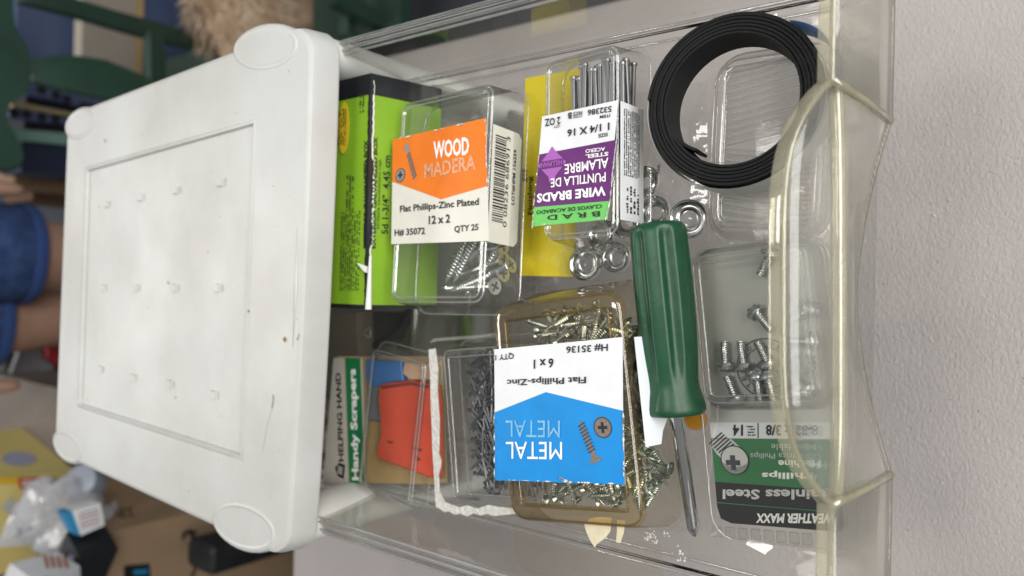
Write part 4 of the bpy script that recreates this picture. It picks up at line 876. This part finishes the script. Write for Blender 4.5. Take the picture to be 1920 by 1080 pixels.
# ------------------------------------------------------------------ screwdriver
a, b, tipp = P(1232, 416, .034), P(1267, 776, .030), P(1303, 1005, .009)
ax = (b - a).normalized(); SM = along(a, b, .35); Lh = (b - a).length
sd = thing('screwdriver', 'green handled Phillips screwdriver lying across the drawer', 'screwdriver', SM)
DG = solid('green_acetate', (.002, .046, .016), .42, col2=(.005, .064, .026), scale=120, detail=8, bump=.25, bscale=160); rings = []; n = 96
hw = .5 * (P(1185, 560, .034) - P(1285, 560, .034)).length * .98
for s, r, fl_ in ((0, .30, 0), (.004, .62, 0), (.014, .84, .0), (.03, .93, .05), (.05, .97, .45), (.07, .985, .8), (.10, .99, 1), (.3, 1.02, 1), (.55, 1.0, 1), (.68, .96, .95), (.74, .93, .75), (.79, .90, .4), (.83, .89, .12), (.87, .91, 0), (.92, 1.0, 0), (.96, 1.06, 0), (.985, 1.06, 0), (.997, 1.0, 0), (1.0, .88, 0), (1.0, .3, 0)):
    ring = []
    for k in range(n):
        q = 2 * math.pi * k / n; f = abs(((q * 6 / (2 * math.pi)) % 1) - .5) * 2       # 0 in the groove, 1 between
        gr = 1 - fl_ * .17 * min(1, max(0, 1.55 - f * 3.2)); hexf = 1 - .03 * (1 - abs(math.cos(3 * q))) * (1 if s > .85 else 0)
        ring.append(SM @ V((math.cos(q) * hw * r * gr * hexf, math.sin(q) * hw * r * gr * hexf, s * Lh)))
    rings.append(ring)
part('handle', MB().loft(rings, True, True, True), DG, sd, smooth=50)
SHF = solid('chromed_shaft', (.58, .56, .55), .12, 1.0)
dv = (tipp - b).normalized(); Ls = (tipp - b).length; e1 = dv.orthogonal().normalized(); e2 = dv.cross(e1); rings = []; rs = .0034
for s, r in ((-.02, 1), (.9, 1), (.905, 1)): rings.append([b + dv * Ls * s + (e1 * math.cos(q) + e2 * math.sin(q)) * rs * r for q in [2 * math.pi * k / 24 for k in range(24)]])
for s, r in ((.93, .96), (.97, .66), (1.0, .28)):
    rings.append([b + dv * Ls * s + (e1 * math.cos(q) + e2 * math.sin(q)) * rs * r * (1 - .38 * abs(math.sin(2 * q))) for q in [2 * math.pi * k / 24 for k in range(24)]])
part('shaft', MB().loft(rings, True, True, True), SHF, sd, smooth=40)
mb = MB().lathe([(.001, .001), (.0048, .001), (.0054, .002), (.0054, .006), (.0048, .0070), (.001, .0070)], 24); c = P(1302, 787, .006); mb.v = [p + V((c.x, c.y, 0)) for p in mb.v]
single('bottle_cap', mb, solid('amber_plastic', (.55, .26, .02), .3, coat=.3), 'small amber plastic cap under the tip end of the green handle', 'cap', smooth=40)
# crumbs of white foam
rn = random.Random(5)
mb = MB()
for c_, n_, sp_ in (((1222, 1008), 26, .004), ((1278, 1036), 12, .004), ((1245, 1000), 6, .003)):
    for k in range(n_):
        p = P(*c_, .0012) + V((rn.gauss(0, sp_ * .5), rn.gauss(0, sp_ * .6), 0)); r = rn.uniform(.0003, .0011)
        mb.add([p + V((r * rn.uniform(.5, 1.2) * x, r * rn.uniform(.5, 1.2) * y, r * z * rn.uniform(.5, 1))) for x, y, z in ((1, 0, 0), (-1, 0, 0), (0, 1, 0), (0, -1, 0), (0, 0, 1), (0, 0, -1))], [(0, 2, 4), (2, 1, 4), (1, 3, 4), (3, 0, 4), (2, 0, 5), (1, 2, 5), (3, 1, 5), (0, 3, 5)])
props(part('foam_crumbs', mb, solid('white_crumb', (.75, .77, .78), .7)), 'white crumbs scattered on the clear drawer floor near the screwdriver tip', 'crumbs', kind='stuff')

# ------------------------------------------------------------------ background: things beyond the table
def slabY(pts, Y, th, bev=.04, dz=0):
    """outline seen in a vertical plane at distance Y, th thick"""
    f = [PY(x, y, Y) for x, y in pts]; mb = MB(); c = sum(f, V()) / len(f)
    return mb.loft([[p + V((0, th, 0)) for p in f], [p + V((0, th * .12, 0)) for p in f], [p + (c - p) * bev for p in f]], True, True, True)
CG = solid('sage_green_paint', (.030, .075, .050), .35, var=.25, scale=12); CG2 = solid('dark_green_paint', (.022, .052, .036), .35, var=.2, scale=12)
YC = 1.75
ch = thing('chair', 'green painted wooden chair with a leaf shaped splat and wavy crest', 'chair', (PY(60, 130, YC).x, YC, ZF))
part('crest_rail', slabY([(24, -70), (27, 20), (31, 50), (45, 75), (57, 95), (60, 130), (57, 160), (45, 180), (20, 195), (14, 215), (18, 235), (30, 255), (42, 280), (46, 300), (38, 315), (20, 322), (-5, 320), (-35, 310), (-60, 290), (-75, 200), (-85, 50), (-85, -70)], YC, .035), CG, ch, smooth=30)
part('splat', slabY([(50, 120), (70, 108), (110, 103), (150, 104), (200, 112), (240, 128), (290, 150), (330, 200), (300, 205), (240, 192), (170, 180), (110, 166), (60, 152)], YC + .012, .02), CG, ch, smooth=30)
part('side_rail', slabY([(40, -30), (120, -10), (220, 20), (330, 50), (392, 66), (392, 92), (330, 82), (240, 58), (140, 28), (40, 2)], YC + .06, .03), CG2, ch, smooth=30)
part('lower_rail', slabY([(281, 55), (309, 60), (313, 160), (330, 240), (300, 240), (282, 160)], YC + .035, .03), CG2, ch)
zs = PY(430, 150, YC).z
xa, xb = PY(60, 240, YC).x, PY(60, -40, YC).x
part('seat', MB().box((xa, YC - .06, zs - .03), (xb, YC + .38, zs)), CG2, ch)
for x in (xa + .02, xb - .02):
    for y in (YC - .03, YC + .35): part('leg', MB().box((x - .018, y - .018, ZF + .001), (x + .018, y + .018, zs - .0305)), CG2, ch)
st = thing('stool', 'dark green painted stool beside the table behind the clear drawer', 'stool', (PY(690, 20, 1.25).x, 1.25, ZF))
part('rail', slabY([(606, -30), (640, -30), (690, 8), (760, 50), (752, 66), (690, 40), (630, 6)], 1.25, .03), CG2, st)
part('post', slabY([(655, -60), (668, -60), (668, 60), (700, 110), (684, 110), (652, 60)], 1.29, .03), CG2, st)
zt = PY(740, 0, 1.25).z; xs = PY(600, -30, 1.25).x
part('seat', MB().box((xs - .05, 1.2, zt), (xs + .28, 1.5, zt + .03)), CG2, st)
for x in (xs - .03, xs + .26):
    for y in (1.23, 1.47): part('leg', MB().box((x - .016, y - .016, ZF + .001), (x + .016, y + .016, zt - .0005)), CG2, st)
def boxZ(pxs, pys, Y, depth, zb=ZF + .001):
    """upright carton: front at Y, spanning photo rows pys, top edge at column pxs[0], bottom zb or column pxs[1]"""
    pm = (pxs[0] + (pxs[1] if pxs[1] else pxs[0] + 60)) / 2
    x0, x1 = PY(pm, max(pys), Y).x, PY(pm, min(pys), Y).x; z1 = PY(pxs[0], sum(pys) / 2, Y).z; z0 = PY(pxs[1], sum(pys) / 2, Y).z if pxs[1] else zb
    return x0, x1, z0, z1
def carton(name, pxs, pys, Y, depth, mat, label, cat, z0=None):
    x0, x1, zz, z1 = boxZ(pxs, pys, Y, depth); z0 = zz if z0 is None else z0
    mb = MB().loft([rr(x0, Y, x1, Y + depth, .012, z0), rr(x0, Y, x1, Y + depth, .012, z1 - .006), rr(x0 + .006, Y + .006, x1 - .006, Y + depth - .006, .009, z1)], True, True, True)
    return single(name, mb, mat, label, cat, smooth=30)
carton('storage_bin', (28, None), (-120, 116), 2.35, .5, solid('blue_bin_plastic', (.085, .125, .24), .4, var=.15, scale=8), 'tall slate blue storage bin behind the green chair', 'bin')
x0, x1, z0, z1 = boxZ((155, 255), (-120, 138), 2.25, .06)
bd = thing('board', 'beige flat board with a tan edge in front of the blue bin', 'board', ((x0 + x1) / 2, 2.25, ZF))
part('panel', MB().box((x0, 2.25, z0), (x1, 2.30, z1)), solid('beige_board', (.42, .37, .31), .6, var=.1, scale=10), bd)
part('edge_strip', MB().box((x0, 2.243, z0 - .02), (x1, 2.305, z0 - .0005)), solid('tan_wood_edge', (.50, .34, .17), .6), bd)
part('lower_panel', MB().box((x0 + .05, 2.255, ZF + .001), (x1, 2.295, z0 - .0205)), MAT['blue_bin_plastic'], bd)
# low rack with drilled rails
rk = thing('rack', 'black rack with drilled blue rails and a mint bar beside the green chair', 'rack', (PY(80, 210, 2.1).x, 2.1, ZF))
BK = solid('black_rack', (.010, .010, .014), .4); NV = solid('navy_rack', (.012, .018, .045), .4); BR_ = solid('blue_rail', (.085, .11, .21), .45)
for nm_, pts, m_, Y in (('rail', [(45, 150), (60, 150), (150, 186), (150, 200), (45, 172)], BR_, 2.10), ('panel', [(50, 170), (160, 200), (160, 300), (40, 300)], BK, 2.14), ('tan_strip', [(22, 193), (26, 190), (150, 214), (150, 221), (24, 200)], solid('tan_strip', (.36, .29, .16), .6), 2.11),
                        ('rail', [(16, 203), (24, 202), (150, 226), (150, 236), (18, 220)], BR_, 2.10), ('mint_bar', [(22, 241), (130, 250), (130, 272), (30, 262)], solid('mint_bar', (.17, .30, .26), .5), 2.09), ('panel', [(34, 268), (140, 276), (140, 330), (40, 322)], NV, 2.10)):
    part(nm_, slabY(pts, Y, .12 if nm_ == 'panel' else .03, 0.0), m_, rk)
for px_, py_ in ((78, 168), (105, 178), (125, 186), (26, 211), (50, 214), (78, 219), (104, 223)):
    c = PY(px_, py_, 2.098); m_ = MB().lathe([(.0005, 0), (.011, 0), (.011, .002), (.0005, .002)], 12); m_.v = [c + V((p.x, -p.z, p.y)) for p in m_.v]; part('hole', m_, BK, rk)
xr0, xr1 = PY(100, 330, 2.1).x, PY(100, 160, 2.1).x
for x in (xr0 + .02, xr1 - .02): part('upright', MB().box((x - .015, 2.20, ZF + .001), (x + .015, 2.23, PY(60, 200, 2.2).z)), BK, rk)
carton('small_carton', (24, None), (318, 352), 2.3, .2, solid('brown_carton', (.26, .16, .09), .7, var=.2, scale=10), 'small brown carton below the black rack', 'box')
carton('small_carton', (58, None), (352, 378), 2.4, .2, solid('dark_brown_carton', (.12, .06, .03), .7, var=.2, scale=10), 'small dark brown carton beside the lighter brown carton', 'box')
# tan dog, seen as the rounded top of its back end
FUR = solid('tan_fur', (.40, .25, .14), .8, col2=(.62, .47, .33), scale=22, detail=6, bump=.8, bscale=90, stretch=(1, 1, .25))
def skin(name, verts, edges, mat, parent, root=0, sub=2):
    me = bpy.data.meshes.new(name); me.from_pydata([v[0] for v in verts], edges, []); me.materials.append(mat)
    o = bpy.data.objects.new(name, me); COL.objects.link(o)
    if parent: me.transform(MW[parent.name].inverted()); o.parent = parent
    md = o.modifiers.new('skin', 'SKIN'); md.use_smooth_shade = True
    sv = me.skin_vertices[0].data
    for i, v in enumerate(verts): sv[i].radius = (v[1], v[2] if len(v) > 2 else v[1]); sv[i].use_root = (i == root)
    ss = o.modifiers.new('smooth', 'SUBSURF'); ss.levels = sub; ss.render_levels = sub
    return o
D0 = PY(455, 40, 1.72); zd = PY(470, 40, 1.72).z; hx = D0.x; dg = thing('dog', 'tan furry dog on the floor behind the white unit', 'dog', (hx + .3, 1.72, ZF))
vs = [((hx + .02, 1.72, zd + .02), .125, .12), ((hx + .20, 1.73, zd + .03), .13, .125), ((hx + .42, 1.74, zd + .02), .14, .13), ((hx + .55, 1.74, zd + .08), .09), ((hx + .66, 1.74, zd + .17), .085), ((hx + .78, 1.73, zd + .14), .045), ((hx + .86, 1.73, zd + .13), .035),
      ((hx + .03, 1.66, zd - .10), .075), ((hx + .09, 1.65, zd - .22), .04), ((hx + .02, 1.65, zd - .32), .025), ((hx + .02, 1.65, ZF + .03), .024), ((hx + .07, 1.65, ZF + .025), .026),
      ((hx + .03, 1.79, zd - .10), .075), ((hx + .09, 1.80, zd - .22), .04), ((hx + .02, 1.80, zd - .32), .025), ((hx + .02, 1.80, ZF + .03), .024), ((hx + .07, 1.80, ZF + .025), .026),
      ((hx + .44, 1.67, zd - .12), .05), ((hx + .44, 1.67, zd - .25), .03), ((hx + .45, 1.67, ZF + .03), .024), ((hx + .50, 1.67, ZF + .025), .026),
      ((hx + .44, 1.80, zd - .12), .05), ((hx + .44, 1.80, zd - .25), .03), ((hx + .45, 1.80, ZF + .03), .024), ((hx + .50, 1.80, ZF + .025), .026), ((hx - .10, 1.72, zd + .06), .03), ((hx - .16, 1.72, zd - .06), .02),
      ((hx + .63, 1.70, zd + .24), .03), ((hx + .61, 1.66, zd + .19), .02), ((hx + .63, 1.78, zd + .24), .03), ((hx + .61, 1.82, zd + .19), .02)]
es = [(0, 1), (1, 2), (2, 3), (3, 4), (4, 5), (5, 6), (0, 7), (7, 8), (8, 9), (9, 10), (10, 11), (0, 12), (12, 13), (13, 14), (14, 15), (15, 16), (2, 17), (17, 18), (18, 19), (19, 20), (2, 21), (21, 22), (22, 23), (23, 24), (0, 25), (25, 26), (4, 27), (27, 28), (4, 29), (29, 30)]
skin('body', vs, es, FUR, dg, 1)
rn = random.Random(3); fu_ = MB()
for k in range(7000):
    s_ = rn.uniform(-.10, .52); a_ = rn.uniform(0, 2 * math.pi); rr0 = .145 * math.sqrt(max(.05, 1 - (max(0, -s_) / .12) ** 2)); cx_ = V((hx + .02 + s_, 1.725, zd + .02)); n_ = V((-.55 if s_ < 0 else -.1, math.cos(a_), math.sin(a_))).normalized(); p = cx_ + V((0, math.cos(a_), math.sin(a_))) * rr0 * .93
    t_ = (V((-.5, 0, -.6)) + n_ * .7 + V((rn.gauss(0, .25), rn.gauss(0, .25), rn.gauss(0, .25)))).normalized(); sd_ = t_.cross(n_).normalized() * .0022; fu_.add([p - sd_, p + sd_, p + t_ * rn.uniform(.025, .05)], [(0, 1, 2)])
part('fur', fu_, solid('fur_strands', (.46, .30, .17), .7, col2=(.72, .58, .43), scale=16), dg, kind='stuff')
# person in denim shorts standing behind the unit
Yp = 1.75; c1, c2 = PY(85, 478, Yp), PY(60, 596, Yp + .10); hem1 = PY(54, 478, Yp).z; hem2 = hem1 + .02; xc = (c1.x + c2.x) / 2; ym = Yp + .05
pe = thing('person', 'person in blue denim shorts standing with bare legs behind the white unit', 'person', (xc, ym, ZF))
SK = solid('skin', (.46, .27, .19), .5, var=.12, scale=12); zk = ZF + .46; zp = ZF + .92
vs = [((xc, ym, zp), .14, .10), ((xc, ym, zp + .18), .135, .09), ((xc, ym, zp + .40), .15, .10), ((xc, ym, zp + .54), .06), ((xc, ym - .01, zp + .64), .075, .09), ((xc, ym - .01, zp + .76), .07, .085)]
es = [(0, 1), (1, 2), (2, 3), (3, 4), (4, 5)]
for c, y in ((c1, Yp), (c2, Yp + .10)):
    b = len(vs); vs += [((c.x, y, zp - .14), .095), ((c.x, y, hem1), .080), ((c.x, y, zk), .055), ((c.x, y + .01, zk - .12), .055), ((c.x, y + .01, ZF + .09), .034), ((c.x, y - .04, ZF + .04), .035), ((c.x, y - .15, ZF + .025), .035)]
    es += [(0, b)] + [(b + k, b + k + 1) for k in range(6)]
for s_ in (1, -1):
    b = len(vs); vs += [((xc + s_ * .18, ym, zp + .42), .055), ((xc + s_ * .22, ym, zp + .16), .042), ((xc + s_ * .20, ym - .10, zp - .04), .033), ((xc + s_ * .19, ym - .13, zp - .12), .035, .02), ((xc + s_ * .19, ym - .14, zp - .20), .02, .012)]
    es += [(2, b)] + [(b + k, b + k + 1) for k in range(4)]
skin('body', vs, es, SK, pe, 0)
DEN = solid('blue_denim', (.012, .030, .105), .9, col2=(.035, .075, .19), scale=30, bump=.5, bscale=700)
def ell(cx, cy_, rx, ry, z, n=28, w=.0, ph=0): return [(cx + (rx + w * math.sin(5 * 2 * math.pi * k / n + ph)) * math.cos(2 * math.pi * k / n), cy_ + (ry + w * math.sin(4 * 2 * math.pi * k / n + ph)) * math.sin(2 * math.pi * k / n), z) for k in range(n)]
sh_ = MB(); hm_ = MB()
for c, y, hz in ((c1, Yp, hem1), (c2, Yp + .10, hem2)):
    sh_.loft([ell(c.x, y, .094, .094, hz + .004), ell(c.x, y, .100, .100, hz, w=.002), ell(c.x, y, .101, .101, hz + .03, w=.003), ell(c.x, y, .103, .105, hz + .12, w=.004, ph=1), ell(c.x * .7 + xc * .3, ym, .115, .12, zp - .08), ell(xc, ym, .165, .125, zp + .02), ell(xc, ym, .160, .122, zp + .10)], True)
    hm_.loft([ell(c.x, y, .1035, .1035, hz + .001, w=.002), ell(c.x, y, .105, .105, hz + .004, w=.002), ell(c.x, y, .105, .105, hz + .020, w=.003), ell(c.x, y, .1035, .1035, hz + .023, w=.003)], True)
part('shorts', sh_, DEN, pe, smooth=True); part('hem', hm_, solid('denim_hem', (.025, .06, .19), .9, bump=.5, bscale=700), pe, smooth=True)
part('shirt', MB().loft([ell(xc, ym, .168, .13, zp + .06), ell(xc, ym, .16, .12, zp + .2), ell(xc, ym, .185, .125, zp + .40), ell(xc, ym, .13, .09, zp + .50), ell(xc, ym, .07, .07, zp + .54)], True), solid('grey_shirt', (.2, .2, .22), .9), pe, smooth=True)
part('hair', MB().loft([ell(xc, ym + .015, .085, .085, zp + .70), ell(xc, ym + .01, .09, .105, zp + .78), ell(xc, ym, .075, .09, zp + .85), ell(xc, ym, .02, .02, zp + .88)], True, False, True), solid('brown_hair', (.05, .03, .02), .6), pe, smooth=True)
# heap of packages to the side
def vbox(name, A, B, C_, px, top, bot, mat, parent, th=None):
    """upright box from a near vertical edge B and the far ends A, C of its two visible faces: (row, Y)"""
    a, b, c = PY(px, *A), PY(px, *B), PY(px, *C_); z1 = PY(top, B[0], B[1]).z; z0 = PY(bot, B[0], B[1]).z if bot else ZF + .001
    q = a + c - b; v = [(p.x, p.y, z0) for p in (a, b, c, q)] + [(p.x, p.y, z1) for p in (a, b, c, q)]
    fl_ = Frame(V((b.x, b.y, z1)), (0, 0, -1), (b - a).to_3d() if False else V((b.x - a.x, b.y - a.y, 0)))
    fr_ = Frame(V((c.x, c.y, z1)), (0, 0, -1), V((c.x - b.x, c.y - b.y, 0)))
    return MB().hexa(v), fl_, fr_, (a, b, c, z0, z1)
KR = solid('kraft_cardboard', (.42, .28, .165), .7, var=.10, scale=10); KD = solid('kraft_print', (.05, .035, .03), .7)
mb, FL, FR, _ = vbox('carton', (1230, 1.42), (985, 1.32), (880, 1.62), 260, 205, None, KR, None)
b = _[1]
kb = thing('carton', 'large kraft cardboard box with a curved smile print and arrows', 'box', (b.x, b.y, ZF)); part('walls', mb, KR, kb)
def stroke(pts, F, wd, mat, parent, nm_='printed_mark', lift=.0012):
    q = [F.at(*p) for p in pts]; m_ = MB(); L_ = []; R_ = []
    for i, p in enumerate(q):
        t_ = (q[min(i + 1, len(q) - 1)] - q[max(i - 1, 0)]).normalized(); n_ = V((-t_.y, t_.x, 0)); L_.append((p.x + n_.x * wd, p.y + n_.y * wd, lift)); R_.append((p.x - n_.x * wd, p.y - n_.y * wd, lift))
    m_.loft([L_, R_], False); m_.v = [F.w2(p) for p in m_.v]; return part(nm_, m_, mat, parent)
stroke([(345, 1006), (347, 998), (356, 998), (364, 1008), (369, 1025), (370, 1045), (365, 1068), (355, 1090), (340, 1110)], FL, .0040, KD, kb)
stroke([(343, 1012), (344, 998), (354, 994), (368, 998)], FL, .0030, KD, kb)
for p in ([(220, 957), (225, 971), (231, 970)], [(229, 956), (233, 969)], [(241, 953), (246, 968)], [(216, 958), (250, 952)], [(221, 972), (255, 968)]): stroke(p, FR, .0016, KD, kb)
plate(kb, FL, 'tape_label', solid('black_tape', (.012, .014, .02), .4), [(232, 1060), (280, 1056), (284, 1100), (232, 1100)], t=.0003, lift=.001)
plate(kb, FL, 'tape_stripe', solid('cyan_tape', (.02, .25, .45), .4), [(250, 1068), (276, 1066), (277, 1075), (250, 1077)], t=.0003, lift=.0016)
# yellow bag carton
YB = solid('pale_yellow_carton', (.66, .55, .20), .5, var=.12, scale=12); YO = solid('amber_yellow_print', (.62, .38, .02), .5)
mb, FL, FR, _ = vbox('carton', (1062, 1.62), (892, 1.56), (800, 1.80), 60, -80, 136, YB, None); b = _[1]
yb_ = thing('bag_carton', 'yellow carton of bin bags with a red name panel', 'box', (b.x, b.y, _[3])); part('walls', mb, YB, yb_)
plate(yb_, FL, 'amber_band', YO, [(-30, 894), (134, 894), (134, 906), (-30, 908)], t=.0003, lift=.001)
rp_ = plate(yb_, FL, 'name_panel', solid('red_print', (.42, .03, .03), .5), [(33, 896), (96, 893), (97, 912), (36, 916)], t=.0003, lift=.0016)
text(rp_, FL, 'GLAD', WHT, (40, 912), (92, 897), .03, lift=.0024, sl=-.04)
LV = solid('lavender_print', (.36, .37, .52), .5, var=.2, scale=60)
plate(yb_, FR, 'oval_print', LV, [(35 + 32 * math.cos(2 * math.pi * k / 24), 861 + 13 * math.sin(2 * math.pi * k / 24)) for k in range(24)], t=.0003, lift=.001)
plate(yb_, FL, 'arrow_print', solid('grey_print', (.45, .45, .42), .5), [(2, 950), (22, 928), (26, 945), (50, 940), (58, 1000), (20, 990), (18, 968)], t=.0003, lift=.001)
plate(yb_, FL, 'white_print', WLAB, [(-20, 1006), (60, 1004), (60, 1022), (-20, 1026)], t=.0003, lift=.001)
text(yb_, FL, 'Quick-Tie', solid('brown_print', (.12, .08, .02), .5), (36, 930), (70, 921), .02, lift=.0014) if False else None
a, b, c = _[0], _[1], _[2]; sb = MB().box((a.x - .02, 1.60, ZF + .001), (c.x + .1, 1.98, _[3] - .001))
single('carton', sb, solid('grey_brown_carton', (.16, .13, .11), .7, var=.2), 'grey brown carton under the yellow bag carton', 'box')
# crumpled white bag
rn = random.Random(8); cc = PY(122, 972, 1.40); mb = MB(); rings = []
for i in range(15):
    th_ = math.pi * i / 14; ring = []
    for k in range(26):
        ph = 2 * math.pi * k / 26; r_ = 1 + .14 * math.sin(3 * ph + 2.2 * th_) + .10 * math.sin(7 * ph - 4 * th_) + rn.uniform(-.10, .10)
        ring.append(cc + V((.072 * r_ * math.sin(th_) * math.cos(ph) - .012 * math.cos(th_), .05 * r_ * math.sin(th_) * math.sin(ph), .060 * r_ * math.cos(th_) + .02 * math.cos(ph))))
    rings.append(ring)
mb.loft(rings, True, True, True)
single('plastic_bag', mb, clear('white_bag_plastic', tint=(.85, .86, .88), edge=(.6, .6, .62), haze=.62, hcol=(.9, .91, .94), f0=.08, rough=.2), 'crumpled white plastic bag between the yellow carton and the black carton', 'bag', smooth=40)
cc2 = PY(152, 912, 1.40); mb = MB().lathe([(.004, 0), (.028, .001), (.030, .004), (.029, .036), (.024, .040), (.004, .0405)], 20); RX = M4.Rotation(.5, 4, 'X') @ M4.Rotation(.4, 4, 'Y'); mb.v = [cc2 + RX @ p - V((0, 0, .02)) for p in mb.v]
single('jar_lid', mb, solid('grey_blue_plastic_lid', (.38, .41, .47), .4), 'round grey plastic jar lid on the crumpled white bag', 'lid', smooth=40)
# small black carton with white panels
mb, FL, FR, _ = vbox('carton', (1110, 1.30), (1040, 1.24), (985, 1.29), 180, 150, 222, BBD, None); b = _[1]
sbx = thing('small_carton', 'small black carton with white and blue printed panels on the kraft box', 'box', (b.x, b.y, _[3])); part('walls', mb, BBD, sbx)
lf = thing('leaflet_box', 'small white and blue printed box lying on the black carton', 'box', PY(165, 975, 1.27)); part('box', slabY([(136, 958), (188, 943), (196, 985), (152, 1004)], 1.265, .03, 0), WHT, lf); part('blue_end', slabY([(119, 963), (135, 958), (151, 1005), (140, 1002)], 1.267, .028, 0), solid('azure_print', (.03, .25, .48), .5), lf)
LFF = Frame(PY(165, 975, 1.265), (0, 0, -1), (1, 0, 0))
for k in range(5): stroke([(146 + k, 964 + 7 * k), (184 + k, 953 + 7 * k)], LFF, .0012, solid('rust_print', (.40, .12, .06), .6) if k % 2 else LV, lf, lift=.0014)
plate(sbx, FL, 'white_panel', WHT, [(118, 1066), (150, 1064), (150, 1100), (118, 1100)], t=.0003, lift=.0008)
mb, FL, FR, _ = vbox('carton', (1130, 1.28), (1072, 1.22), (1034, 1.30), 110, 60, 150, WLAB, None); b = _[1]
sbx = thing('small_carton', 'small white printed carton leaning by the black carton', 'box', (b.x, b.y, _[3])); part('walls', mb, WLAB, sbx)
for k in range(4): stroke([(84 + 12 * k, 1042 + k), (90 + 12 * k, 1066)], FR, .0022, MAT['rust_print'], sbx, lift=.001)
plate(sbx, FR, 'round_print', LV, [(134 + 6 * math.cos(k), 1044 + 6 * math.sin(k)) for k in [2 * math.pi * j / 14 for j in range(14)]], t=.0003, lift=.001)
# grey sheet, board and odds behind
single('plastic_sheet', slabY([(44, 640), (84, 636), (100, 668), (100, 700), (40, 832), (32, 832), (14, 720)], 1.95, .02, 0), solid('grey_film', (.24, .24, .25), .35, var=.3, scale=14, bump=.5, bscale=25), 'leaning grey wrapped panel behind the yellow carton', 'panel')
single('cardboard_flap', slabY([(62, 800), (102, 770), (130, 800), (130, 840), (100, 838)], 1.90, .015, 0), solid('pale_flap', (.36, .32, .28), .7), 'pale cardboard flap sticking out beside the grey wrapped panel', 'flap')
single('detergent_bottle', slabY([(86, 638), (112, 634), (114, 690), (90, 672)], 1.92, .06, .1), [solid('red_bottle', (.35, .02, .025), .4)], 'small red bottle top behind the white unit', 'bottle')
carton('dark_crate', (8, None), (642, 700), 2.2, .4, solid('dark_crate_plastic', (.05, .045, .04), .6, var=.3, scale=10), 'dark crate behind the leaning grey wrapped panel', 'crate')
carton('small_carton', (398, 456), (1018, 1074), 1.15, .08, solid('black_carton', (.02, .02, .022), .5, var=.5, scale=40), 'small black carton on the floor beside the kraft box', 'box', z0=ZF + .001)
rn = random.Random(77); mb = MB()
for px_, py_ in [(1622, 452), (1752, 404), (1780, 376), (1610, 585), (1850, 560), (1740, 990), (1766, 905), (1700, 310), (1688, 700)] + [(rn.uniform(1640, 1910), rn.uniform(10, 1070)) for _ in range(6)]:
    p = P(px_, py_, ZT + .0008); r = rn.uniform(.0003, .0007) * (2.4 if py_ == 452 else 1)
    mb.add([p + V((r * rn.uniform(.5, 1.6) * x, r * rn.uniform(.5, 1.3) * y, r * z * rn.uniform(.5, .9))) for x, y, z in ((1, 0, 0), (-1, 0, 0), (0, 1, 0), (0, -1, 0), (0, 0, 1), (0, 0, -1))], [(0, 2, 4), (2, 1, 4), (1, 3, 4), (3, 0, 4), (2, 0, 5), (1, 2, 5), (3, 1, 5), (0, 3, 5)])
props(part('crumbs', mb, MAT['white_crumb']), 'tiny white crumbs scattered on the grey textured table', 'crumbs', kind='stuff')
